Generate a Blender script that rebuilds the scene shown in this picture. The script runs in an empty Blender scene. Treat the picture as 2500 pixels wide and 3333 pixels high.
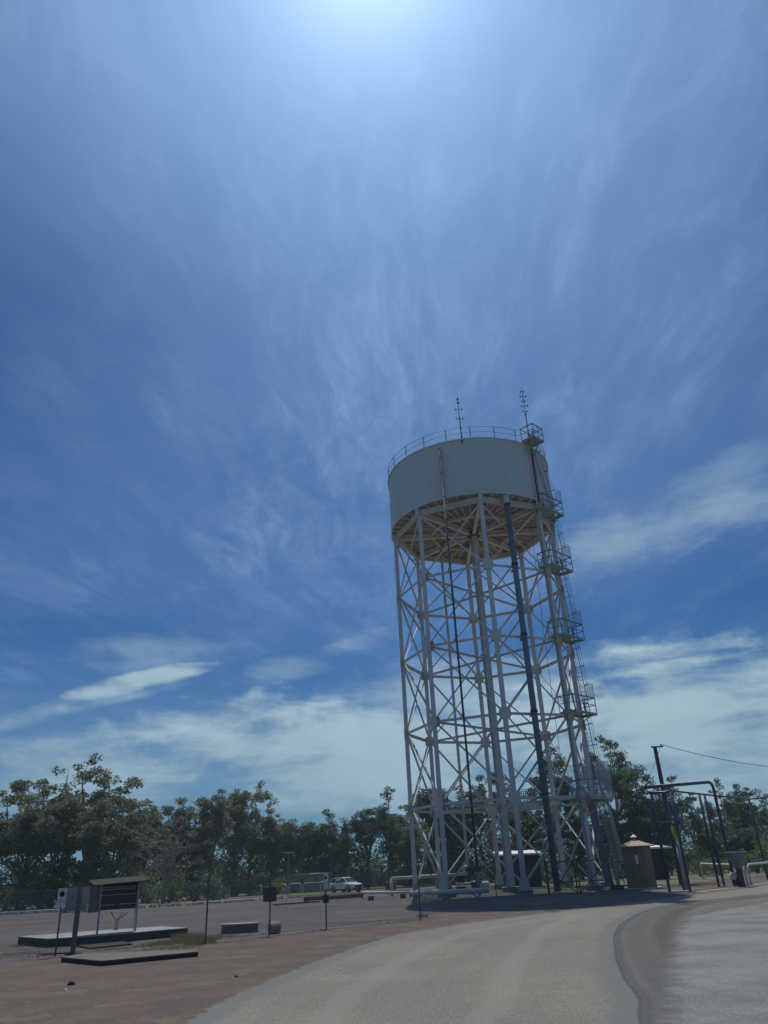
import bpy, bmesh, math, random
from mathutils import Vector, Matrix
random.seed(7)
R=math.radians
sc=bpy.context.scene
COL=sc.collection
# ------------------------------------------------------------------ camera
EYE=2.218; FPX=2397.0; PITCH=R(25.6475); ROLL=-0.0503
O=Vector((0,0,EYE))
_fw=Vector((0,math.cos(PITCH),math.sin(PITCH))); _up=Vector((0,-math.sin(PITCH),math.cos(PITCH))); _rt=Vector((1,0,0))
RT=_rt*math.cos(ROLL)+_up*math.sin(ROLL); UP=_up*math.cos(ROLL)-_rt*math.sin(ROLL)
cam=bpy.data.cameras.new('camera'); camo=bpy.data.objects.new('camera',cam); COL.objects.link(camo)
M3=Matrix((RT,UP,-_fw)).transposed()
camo.matrix_world=Matrix.Translation(O)@M3.to_4x4()
cam.sensor_fit='VERTICAL'; cam.sensor_height=24; cam.lens=24*FPX/3333.0
cam.clip_end=3000; cam.clip_start=0.1
sc.camera=camo
sc.render.resolution_x=768; sc.render.resolution_y=1024
def ray(x,y): return _fw+RT*((x-1250)/FPX)-UP*((y-1666.5)/FPX)
def gz(y):                                   # terrain height: the yard falls away gently behind the tower
    t=min(max((y-68)/50,0),1); return -0.6*(t*t*(3-2*t)) if t>0 else 0.0
def at(x,y,z=0.0):
    r=ray(x,y); return O+r*((z-EYE)/r.z)
def atY(x,y,Y):
    r=ray(x,y); return O+r*(Y/r.y)
def atg(x,y):
    r=ray(x,y); Y=5.0
    while Y<220:
        if (O+r*(Y/r.y)).z<=gz(Y): break
        Y+=0.05
    p=O+r*(Y/r.y); return Vector((p.x,p.y,gz(p.y)))
def pix(p):
    d=Vector(p)-O; z=d.dot(_fw); return 1250+FPX*d.dot(RT)/z, 1666.5-FPX*d.dot(UP)/z
def hfor(p,ytop):                            # height above p whose top stands at picture row ytop
    lo,hi=0,60
    for _ in range(40):
        m=(lo+hi)/2
        if pix((p[0],p[1],p[2]+m))[1]>ytop: lo=m
        else: hi=m
    return lo
# ------------------------------------------------------------------ light
SUN_EL=R(65.0); SUN_AZ=R(1.5)                 # azimuth from +Y towards +X
SD=Vector((math.sin(SUN_AZ)*math.cos(SUN_EL),math.cos(SUN_AZ)*math.cos(SUN_EL),math.sin(SUN_EL)))
sl=bpy.data.lights.new('sun','SUN'); so=bpy.data.objects.new('sun',sl); COL.objects.link(so)
sl.energy=3.0; sl.angle=R(0.5); sl.color=(1.0,0.95,0.88)
so.rotation_mode='QUATERNION'; so.rotation_quaternion=SD.to_track_quat('Z','Y'); so.location=(0,0,80)
sc.view_settings.view_transform='Standard'; sc.view_settings.look='None'; sc.view_settings.gamma=1
sc.view_settings.exposure=0.0
# world: Nishita sky with thin cirrus and low stratus mixed in by direction
W=bpy.data.worlds.new('World'); sc.world=W; W.use_nodes=True
nt=W.node_tree; N=nt.nodes; L=nt.links; N.clear()
def nd(t,**k):
    n=N.new(t)
    for a,b in k.items(): setattr(n,a,b)
    return n
def setin(s,v):
    if hasattr(v,'is_output') or isinstance(v,bpy.types.NodeSocket): L.new(v,s)
    else: s.default_value=v
def ma(op,a,b=None,c=None,clamp=False):
    n=nd('ShaderNodeMath',operation=op); n.use_clamp=clamp; setin(n.inputs[0],a)
    if b is not None: setin(n.inputs[1],b)
    if c is not None: setin(n.inputs[2],c)
    return n.outputs[0]
def dot(v,c):
    n=nd('ShaderNodeVectorMath',operation='DOT_PRODUCT'); L.new(v,n.inputs[0]); n.inputs[1].default_value=c; return n.outputs['Value']
def smooth(v,a,b,lo=0.0,hi=1.0):
    n=nd('ShaderNodeMapRange',interpolation_type='SMOOTHSTEP'); setin(n.inputs[0],v)
    for i,x in zip((1,2,3,4),(a,b,lo,hi)): n.inputs[i].default_value=x
    return n.outputs[0]
def mixc(f,a,b,mode='MIX'):
    n=nd('ShaderNodeMix',data_type='RGBA',blend_type=mode); setin(n.inputs[0],f); setin(n.inputs[6],a); setin(n.inputs[7],b); return n.outputs[2]
def noise(vec,scale,det=6,rough=0.55,dist=0.0):
    n=nd('ShaderNodeTexNoise'); L.new(vec,n.inputs['Vector']); n.inputs['Scale'].default_value=scale
    n.inputs['Detail'].default_value=det; n.inputs['Roughness'].default_value=rough; n.inputs['Distortion'].default_value=dist
    return n.outputs['Fac']
tc=nd('ShaderNodeTexCoord'); DV=tc.outputs['Generated']
sky=nd('ShaderNodeTexSky',sky_type='NISHITA'); sky.sun_disc=False
sky.sun_elevation=SUN_EL; sky.sun_rotation=SUN_AZ; sky.air_density=1.0; sky.dust_density=0.6; sky.ozone_density=3.0; sky.altitude=50
SKYMUL=(0.0070,0.0265,0.048,1)
base=mixc(1.0,sky.outputs[0],SKYMUL,'MULTIPLY')
sep=nd('ShaderNodeSeparateXYZ'); L.new(DV,sep.inputs[0])
zc=ma('MAXIMUM',sep.outputs[2],0.03)
px=ma('DIVIDE',sep.outputs[0],zc); py=ma('DIVIDE',sep.outputs[1],zc)
# cirrus lies in parallel streaks on a high plane
wc=nd('ShaderNodeCombineXYZ'); L.new(px,wc.inputs[0]); L.new(py,wc.inputs[1])
wn=nd('ShaderNodeTexNoise'); wn.inputs['Scale'].default_value=0.75; wn.inputs['Detail'].default_value=2; L.new(wc.outputs[0],wn.inputs['Vector'])
ws=nd('ShaderNodeSeparateColor'); L.new(wn.outputs['Color'],ws.inputs[0])
wx=ma('ADD',px,ma('MULTIPLY',ma('SUBTRACT',ws.outputs[0],0.5),0.45)); wy=ma('ADD',py,ma('MULTIPLY',ma('SUBTRACT',ws.outputs[1],0.5),0.5))
cmb=nd('ShaderNodeCombineXYZ'); L.new(ma('MULTIPLY',wx,2.2),cmb.inputs[0]); L.new(ma('ADD',ma('MULTIPLY',wy,0.75),ma('MULTIPLY',wx,-0.30)),cmb.inputs[1])
cmb2=nd('ShaderNodeCombineXYZ'); L.new(px,cmb2.inputs[0]); L.new(py,cmb2.inputs[1])
streak=noise(cmb.outputs[0],1.5,10,0.66,0.5)
fine=noise(cmb.outputs[0],5.5,9,0.72,0.6)
broad=noise(cmb2.outputs[0],0.9,4,0.5,0.6)
sun_dot=dot(DV,tuple(SD))
cir=ma('MULTIPLY',smooth(ma('ADD',ma('MULTIPLY',streak,0.62),ma('MULTIPLY',fine,0.38)),0.40,0.72),smooth(broad,0.25,0.72))
# aureole of the thin cirrus veil round the sun, and wisps in it
ang=ma('ARCCOSINE',ma('MINIMUM',sun_dot,1.0))
def blob(x,y,w,h,t):
    """soft elliptical patch of sky round the direction seen at picture point x,y"""
    c=ray(x,y).normalized(); dx=(ray(x+math.cos(R(t))*50,y+math.sin(R(t))*50).normalized()-c); dx=(dx-c*dx.dot(c)).normalized()
    dy=c.cross(dx).normalized()
    u=ma('DIVIDE',dot(DV,tuple(dx)),w/FPX*0.9); v=ma('DIVIDE',dot(DV,tuple(dy)),h/FPX*0.9)
    return ma('ADD',ma('MULTIPLY',u,u),ma('MULTIPLY',v,v)), smooth(dot(DV,tuple(c)),0.3,0.7)
gap=None
for g in ((-200,1050,760,560,12,1.0),(2500,1930,560,190,-14,0.95),(200,2060,560,120,0,0.85),(1950,2060,420,130,-8,0.8),(700,1500,500,220,20,0.35),(1000,2200,500,120,8,0.6),(2640,700,200,700,0,0.2)):
    r2,f=blob(*g[:5]); q=ma('MULTIPLY',ma('EXPONENT',ma('MULTIPLY',r2,-1.0)),ma('MULTIPLY',f,g[5])); gap=q if gap is None else ma('MAXIMUM',gap,q)
open_=ma('SUBTRACT',1.0,gap,clamp=True)
aur=ma('MULTIPLY',ma('EXPONENT',ma('DIVIDE',ang,-0.36)),0.90)
nearsun=smooth(ang,0.10,0.55,0.25,1.0)
aur=ma('MULTIPLY',aur,ma('ADD',0.76,ma('MULTIPLY',ma('MULTIPLY',cir,nearsun),0.55)))
aur=ma('MULTIPLY',aur,ma('ADD',0.35,ma('MULTIPLY',open_,0.65)))
hot=ma('MULTIPLY',ma('EXPONENT',ma('DIVIDE',ang,-0.07)),0.9)
def scale(c,f):
    n=nd('ShaderNodeVectorMath',operation='SCALE'); n.inputs[0].default_value=c; L.new(f,n.inputs[3]); return n.outputs[0]
def addv(a,b):
    n=nd('ShaderNodeVectorMath',operation='ADD'); L.new(a,n.inputs[0]); L.new(b,n.inputs[1]); return n.outputs[0]
ciramt=ma('MULTIPLY',ma('MULTIPLY',ma('ADD',cir,0.08),0.60),ma('ADD',0.12,ma('MULTIPLY',open_,0.88)),clamp=True)
lowfade=smooth(sep.outputs[2],0.10,0.45)
ciramt=ma('MULTIPLY',ciramt,nearsun)
ciramt=ma('MULTIPLY',ciramt,ma('ADD',0.35,ma('MULTIPLY',lowfade,0.65)))
c0=mixc(ciramt,base,(0.25,0.345,0.56,1))
c1=addv(addv(c0,scale((0.50,0.76,1.13),aur)),scale((1.0,0.95,0.75),hot))
# low cloud banks and streaks: (x,y of centre, half width, half height, tilt, hardness, strength)
clouds=[(2340,2370,760,260,-2,1.0,1.0),(1020,2470,700,190,2,1.0,0.95),(180,2530,480,130,0,0.9,0.85),
        (420,2225,300,34,-14,1.0,0.85),(120,2320,340,36,-17,0.9,0.75),(300,2290,300,24,-12,0.9,0.5),(2140,1730,520,105,-17,0.55,0.42),(1180,2085,130,36,-16,0.8,0.42),
        (1560,2250,500,120,-4,0.8,0.60),(520,2120,300,70,-3,0.4,0.35),(960,2170,160,40,-4,0.6,0.30),(2300,1560,330,60,-25,0.4,0.25)]
cn=noise(DV,5.0,8,0.62,0.35)
cn2n=nd('ShaderNodeMapping'); L.new(DV,cn2n.inputs[0]); cn2n.inputs[3].default_value=(2.0,2.0,9.0)
cn2=noise(cn2n.outputs[0],3.2,7,0.6,0.3)
cnm=ma('ADD',ma('MULTIPLY',cn,0.5),ma('MULTIPLY',cn2,0.5))
acc=None
for (x,y,w,h,t,hd,st) in clouds:
    c=ray(x,y).normalized(); dx=(ray(x+math.cos(R(t))*50,y+math.sin(R(t))*50).normalized()-c).normalized()
    dy=c.cross(dx).normalized()
    a=ma('DIVIDE',dot(DV,tuple(dx)),1.0); off=c.dot(dx)
    sx=w/FPX*0.9; sy=h/FPX*0.9
    u=ma('DIVIDE',ma('SUBTRACT',dot(DV,tuple(dx)),off),sx); v=ma('DIVIDE',dot(DV,tuple(dy)),sy)
    r2=ma('ADD',ma('MULTIPLY',u,u),ma('MULTIPLY',v,v))
    m=ma('SUBTRACT',1.25,r2); m=ma('ADD',m,ma('MULTIPLY',ma('SUBTRACT',cnm,0.48),7.5))
    m=ma('MULTIPLY',smooth(m,0.0,1.9 if hd<0.95 else 1.4),st)
    m=ma('MULTIPLY',m,smooth(dot(DV,tuple(c)),0.3,0.7))
    acc=m if acc is None else ma('MAXIMUM',acc,m)
tex=smooth(cnm,0.3,0.7,0.82,1.12)
v2=nd('ShaderNodeVectorMath',operation='SCALE'); v2.inputs[0].default_value=(0.39,0.53,0.61); L.new(tex,v2.inputs[3])
c2=mixc(acc,c1,v2.outputs[0])
# thin pale band at the horizon
hz=smooth(sep.outputs[2],0.0,0.25,0.60,0.0)
c3=mixc(hz,c2,(0.19,0.33,0.44,1))
bg=nd('ShaderNodeBackground'); L.new(c3,bg.inputs[0]); bg.inputs[1].default_value=1.0
wo=nd('ShaderNodeOutputWorld'); L.new(bg.outputs[0],wo.inputs[0])

# ------------------------------------------------------------------ materials
def newmat(name):
    m=bpy.data.materials.new(name); m.use_nodes=True
    return m
def mat(name,c,c2=None,scale=3.0,rough=0.75,metal=0.0,bump=0.0,bscale=None,lo=0.35,hi=0.65,det=8,coord='Object',stretch=None,spec=0.3):
    """one base colour broken up by a second colour through noise, with bump"""
    m=newmat(name); t=m.node_tree; b=t.nodes['Principled BSDF']
    b.inputs['Roughness'].default_value=rough; b.inputs['Metallic'].default_value=metal
    b.inputs['Specular IOR Level'].default_value=spec
    b.inputs['Base Color'].default_value=(*c,1)
    co=t.nodes.new('ShaderNodeTexCoord'); vec=co.outputs[coord]
    if stretch:
        mp=t.nodes.new('ShaderNodeMapping'); mp.inputs[3].default_value=stretch; t.links.new(vec,mp.inputs[0]); vec=mp.outputs[0]
    if c2:
        n=t.nodes.new('ShaderNodeTexNoise'); n.inputs['Scale'].default_value=scale; n.inputs['Detail'].default_value=det; n.inputs['Roughness'].default_value=0.65
        t.links.new(vec,n.inputs['Vector'])
        mr=t.nodes.new('ShaderNodeMapRange'); mr.inputs[1].default_value=lo; mr.inputs[2].default_value=hi; t.links.new(n.outputs['Fac'],mr.inputs[0])
        mx=t.nodes.new('ShaderNodeMix'); mx.data_type='RGBA'; mx.inputs[6].default_value=(*c,1); mx.inputs[7].default_value=(*c2,1)
        t.links.new(mr.outputs[0],mx.inputs[0]); t.links.new(mx.outputs[2],b.inputs['Base Color'])
    if bump:
        n=t.nodes.new('ShaderNodeTexNoise'); n.inputs['Scale'].default_value=bscale or scale*6; n.inputs['Detail'].default_value=6
        t.links.new(vec,n.inputs['Vector'])
        bp=t.nodes.new('ShaderNodeBump'); bp.inputs['Strength'].default_value=bump; bp.inputs['Distance'].default_value=0.02
        t.links.new(n.outputs['Fac'],bp.inputs['Height']); t.links.new(bp.outputs[0],b.inputs['Normal'])
    return m
def groundmat(name,cols,fine,coarse,grain=0.35,streak=None,patch=None):
    m=newmat(name); t=m.node_tree; b=t.nodes['Principled BSDF']; b.inputs['Roughness'].default_value=0.95; b.inputs['Specular IOR Level'].default_value=0.15
    co=t.nodes.new('ShaderNodeTexCoord').outputs['Object']
    def nz(s,det=6,st=None,ro=0.6):
        v=co
        if st:
            mp=t.nodes.new('ShaderNodeMapping'); mp.inputs[3].default_value=st[0]; mp.inputs[2].default_value=(0,0,st[1]); t.links.new(co,mp.inputs[0]); v=mp.outputs[0]
        n=t.nodes.new('ShaderNodeTexNoise'); n.inputs['Scale'].default_value=s; n.inputs['Detail'].default_value=det; n.inputs['Roughness'].default_value=ro; t.links.new(v,n.inputs['Vector']); return n.outputs['Fac']
    def mr(v,a,c,lo=0,hi=1):
        n=t.nodes.new('ShaderNodeMapRange'); t.links.new(v,n.inputs[0])
        for i,x in zip((1,2,3,4),(a,c,lo,hi)): n.inputs[i].default_value=x
        return n.outputs[0]
    def mx(f,a,c,mode='MIX'):
        n=t.nodes.new('ShaderNodeMix'); n.data_type='RGBA'; n.blend_type=mode
        for s,v in ((n.inputs[0],f),(n.inputs[6],a),(n.inputs[7],c)):
            if isinstance(v,bpy.types.NodeSocket): t.links.new(v,s)
            else: s.default_value=v
        return n.outputs[2]
    c=mx(mr(nz(coarse),0.38,0.62),(*cols[0],1),(*cols[1],1))
    if streak: c=mx(mr(nz(streak[0],5,(streak[1],streak[2])),0.50,0.68,0,streak[4]),c,(*streak[3],1))
    if patch: c=mx(mr(nz(patch[0],3),patch[1],patch[1]+0.03,0,patch[3]),c,(*patch[2],1))
    g=mr(nz(fine,2,None,0.8),0.30,0.70,1-grain,1+grain)
    cm=t.nodes.new('ShaderNodeCombineXYZ')
    for i in range(3): t.links.new(g,cm.inputs[i])
    c=mx(1.0,c,cm.outputs[0],'MULTIPLY')
    t.links.new(c,b.inputs['Base Color'])
    bp=t.nodes.new('ShaderNodeBump'); bp.inputs['Strength'].default_value=0.6; bp.inputs['Distance'].default_value=0.02
    t.links.new(nz(fine*0.8,4),bp.inputs['Height']); t.links.new(bp.outputs[0],b.inputs['Normal'])
    return m
MT={}
MT['yard']=groundmat('yard_asphalt',[(0.150,0.132,0.118),(0.105,0.100,0.095)],22,0.25,0.45,streak=(0.35,(0.22,3.4,1),R(8),(0.055,0.056,0.054),0.85))
MT['verge']=groundmat('red_dirt_verge',[(0.138,0.102,0.083),(0.098,0.084,0.072)],26,0.8,0.5,patch=(0.9,0.60,(0.20,0.16,0.10),0.4))
MT['road']=groundmat('chipseal_road',[(0.222,0.203,0.170),(0.188,0.174,0.148)],34,0.22,0.55,streak=(0.5,(1.6,0.16,1),R(-28),(0.165,0.158,0.148),0.6),patch=(0.35,0.62,(0.25,0.21,0.165),0.6))
MT['glare_gravel']=groundmat('glare_toned_gravel',[(0.235,0.230,0.210),(0.170,0.168,0.155)],24,0.5,0.35)  # pale tone paints windscreen glare into the right-hand ground
MT['pave']=groundmat('worn_pavement',[(0.140,0.128,0.112),(0.165,0.158,0.145)],30,0.5,0.5)
MT['tan']=groundmat('tan_dirt',[(0.33,0.26,0.20),(0.25,0.20,0.155)],26,0.8,0.35)
MT['conc']=mat('concrete',(0.30,0.29,0.27),(0.19,0.185,0.17),2.0,0.9,bump=0.3)
MT['concdark']=mat('dark_concrete',(0.060,0.058,0.055),(0.035,0.035,0.035),3.0,0.9,bump=0.4)
MT['plinthside']=mat('shaded_concrete_side',(0.025,0.025,0.026),(0.045,0.042,0.04),5,0.95)  # near-black colour puts the shade into the slab sides
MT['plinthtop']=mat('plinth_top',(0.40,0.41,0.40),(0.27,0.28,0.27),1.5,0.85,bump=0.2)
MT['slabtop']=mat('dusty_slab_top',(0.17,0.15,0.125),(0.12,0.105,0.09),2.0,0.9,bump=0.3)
MT['conctop']=mat('pale_concrete',(0.62,0.63,0.62),(0.48,0.49,0.48),3.0,0.85,bump=0.2)
MT['dry']=groundmat('dry_grass_ground',[(0.17,0.16,0.10),(0.10,0.11,0.07)],8,0.5,0.5)
MT['tank']=mat('tank_paint',(0.56,0.585,0.57),(0.46,0.485,0.475),0.7,0.55,bump=0.04,bscale=1.5,stretch=(1.2,1.2,0.3),lo=0.35,hi=0.95)
MT['white']=mat('white_tower_paint',(0.62,0.61,0.58),(0.48,0.47,0.44),1.2,0.55,lo=0.3,hi=0.8)
MT['floor']=mat('stained_tank_floor',(0.42,0.29,0.24),(0.22,0.145,0.12),1.1,0.85,lo=0.35,hi=0.65)
MT['under']=mat('cream_underside_paint',(0.80,0.70,0.60),(0.60,0.50,0.42),1.6,0.7,lo=0.35,hi=0.75)
MT['grey']=mat('grey_blue_paint',(0.34,0.37,0.40),(0.24,0.27,0.30),1.4,0.5)
MT['bluepipe']=mat('blue_grey_pipe_paint',(0.150,0.185,0.235),(0.105,0.135,0.18),1.5,0.42)
MT['doorgrey']=mat('door_grey_paint',(0.16,0.17,0.19),(0.11,0.12,0.13),3,0.6)
MT['navy']=mat('navy_pipe_paint',(0.035,0.05,0.11),(0.055,0.06,0.10),2.0,0.4)
MT['steel']=mat('galvanised_steel',(0.34,0.35,0.35),(0.22,0.23,0.24),5.0,0.45,metal=0.6)
MT['dark']=mat('dark_steel',(0.045,0.05,0.055),(0.075,0.07,0.065),4.0,0.55,metal=0.3)
MT['post']=mat('fence_post_steel',(0.10,0.095,0.10),(0.15,0.14,0.135),6.0,0.55,metal=0.4)
MT['rail']=mat('platform_rail_steel',(0.13,0.15,0.17),(0.20,0.22,0.23),3.0,0.5,metal=0.3)
MT['deck']=mat('platform_deck_steel',(0.36,0.40,0.38),(0.26,0.29,0.28),2.5,0.6)
MT['peel']=mat('peeling_pipe_paint',(0.05,0.055,0.06),(0.27,0.30,0.33),3.5,0.6,lo=0.53,hi=0.60,stretch=(1.5,1.5,0.35))
MT['rust']=mat('rusty_brown_pipe',(0.19,0.155,0.115),(0.12,0.095,0.07),2.5,0.85)
MT['hut']=mat('rendered_hut_wall',(0.28,0.21,0.15),(0.20,0.155,0.115),1.4,0.9,bump=0.3,stretch=(1,1,0.5))
MT['hutroof']=mat('hut_roof_concrete',(0.52,0.42,0.30),(0.38,0.31,0.22),3.0,0.9,bump=0.3)
MT['sign']=mat('sign_white',(0.70,0.70,0.74),(0.62,0.62,0.66),8,0.5)
MT['black']=mat('black_rubber',(0.02,0.02,0.022),None,rough=0.7)
MT['red']=mat('red_paint',(0.50,0.05,0.03),None,rough=0.5)
MT['orange']=mat('orange_plastic',(0.62,0.16,0.04),(0.45,0.12,0.04),6,0.5)
MT['yellow']=mat('yellow_paint',(0.75,0.62,0.03),(0.60,0.50,0.04),6,0.5)
MT['blue']=mat('blue_paint',(0.05,0.25,0.45),None,rough=0.4)
MT['car']=mat('white_car_paint',(0.78,0.80,0.80),None,rough=0.18,spec=0.6)
MT['glass']=mat('dark_car_glass',(0.02,0.03,0.035),None,rough=0.08,spec=0.7)
MT['lamp']=mat('headlight_glass',(0.75,0.8,0.82),None,rough=0.1,spec=0.8)
MT['roofsheet']=mat('white_roof_sheet',(0.80,0.80,0.78),(0.65,0.66,0.65),2.0,0.5)
MT['shedwall']=mat('dark_shed_wall',(0.050,0.045,0.042),(0.035,0.033,0.03),2.0,0.9)
MT['wallgrey']=mat('grey_green_wall',(0.36,0.35,0.29),(0.25,0.25,0.20),1.2,0.9)
MT['wood']=mat('weathered_wood',(0.20,0.13,0.085),(0.12,0.08,0.055),4,0.9,stretch=(1,1,6))
MT['shade']=mat('shade_cloth',(0.045,0.055,0.055),(0.03,0.04,0.045),6,0.95)
MT['bark']=mat('grey_bark',(0.20,0.175,0.15),(0.11,0.095,0.08),4.0,0.9,bump=0.4,stretch=(2,2,0.4))
MT['palebark']=mat('pale_bark',(0.46,0.41,0.35),(0.30,0.26,0.22),3.0,0.9,bump=0.3,stretch=(2,2,0.4))
def leafmat(name,a,b):
    m=newmat(name); t=m.node_tree; p=t.nodes['Principled BSDF']; p.inputs['Roughness'].default_value=0.55; p.inputs['Specular IOR Level'].default_value=0.35
    g=t.nodes.new('ShaderNodeNewGeometry'); mx=t.nodes.new('ShaderNodeMix'); mx.data_type='RGBA'
    mx.inputs[6].default_value=(*a,1); mx.inputs[7].default_value=(*b,1); t.links.new(g.outputs['Random Per Island'],mx.inputs[0])
    t.links.new(mx.outputs[2],p.inputs['Base Color'])
    tr=t.nodes.new('ShaderNodeBsdfTranslucent'); t.links.new(mx.outputs[2],tr.inputs[0])
    ad=t.nodes.new('ShaderNodeMixShader'); ad.inputs[0].default_value=0.42
    t.links.new(p.outputs[0],ad.inputs[1]); t.links.new(tr.outputs[0],ad.inputs[2])
    t.links.new(ad.outputs[0],t.nodes['Material Output'].inputs[0]); return m
MT['leafdark']=leafmat('dark_green_leaves',(0.044,0.084,0.052),(0.080,0.135,0.074))
MT['leafolive']=leafmat('veil_toned_olive_leaves',(0.125,0.145,0.078),(0.215,0.22,0.130))  # lighter olive tone carries the windscreen veil over the left trees
MT['leafmid']=leafmat('mid_green_leaves',(0.080,0.125,0.062),(0.140,0.195,0.090))
MT['leafbrown']=leafmat('dry_brown_leaves',(0.105,0.090,0.065),(0.16,0.135,0.10))
MT['leafyellow']=leafmat('yellow_green_leaves',(0.12,0.16,0.04),(0.20,0.23,0.07))
MT['grass']=leafmat('dry_grass_blades',(0.16,0.15,0.07),(0.25,0.22,0.12))
def meshmat(name,pitch=0.05,wire=0.004,col=(0.20,0.21,0.21)):
    """chain-link wire: thin diagonal wires in the panel's own metric UVs, open between them"""
    m=newmat(name); t=m.node_tree; b=t.nodes['Principled BSDF']; b.inputs['Base Color'].default_value=(*col,1); b.inputs['Roughness'].default_value=0.5; b.inputs['Metallic'].default_value=0.4
    uv=t.nodes.new('ShaderNodeUVMap'); sp=t.nodes.new('ShaderNodeSeparateXYZ'); t.links.new(uv.outputs[0],sp.inputs[0])
    def mm(op,a,c=None):
        n=t.nodes.new('ShaderNodeMath'); n.operation=op
        for s,v in ((n.inputs[0],a),(n.inputs[1],c)):
            if v is None: continue
            if isinstance(v,bpy.types.NodeSocket): t.links.new(v,s)
            else: s.default_value=v
        return n.outputs[0]
    w=wire/pitch
    l1=mm('LESS_THAN',mm('FRACT',mm('DIVIDE',mm('ADD',sp.outputs[0],sp.outputs[1]),pitch*1.414)),w)
    l2=mm('LESS_THAN',mm('FRACT',mm('ADD',mm('DIVIDE',mm('SUBTRACT',sp.outputs[0],sp.outputs[1]),pitch*1.414),200.0)),w)
    t.links.new(mm('MAXIMUM',l1,l2),b.inputs['Alpha']); return m
MT['chain']=meshmat('chain_link_wire',0.055,0.0060,(0.16,0.17,0.17))
MT['screen']=meshmat('platform_screen_wire',0.10,0.014,(0.30,0.33,0.35))
MT['cage']=meshmat('cage_screen_wire',0.06,0.013,(0.42,0.46,0.48))

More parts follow.
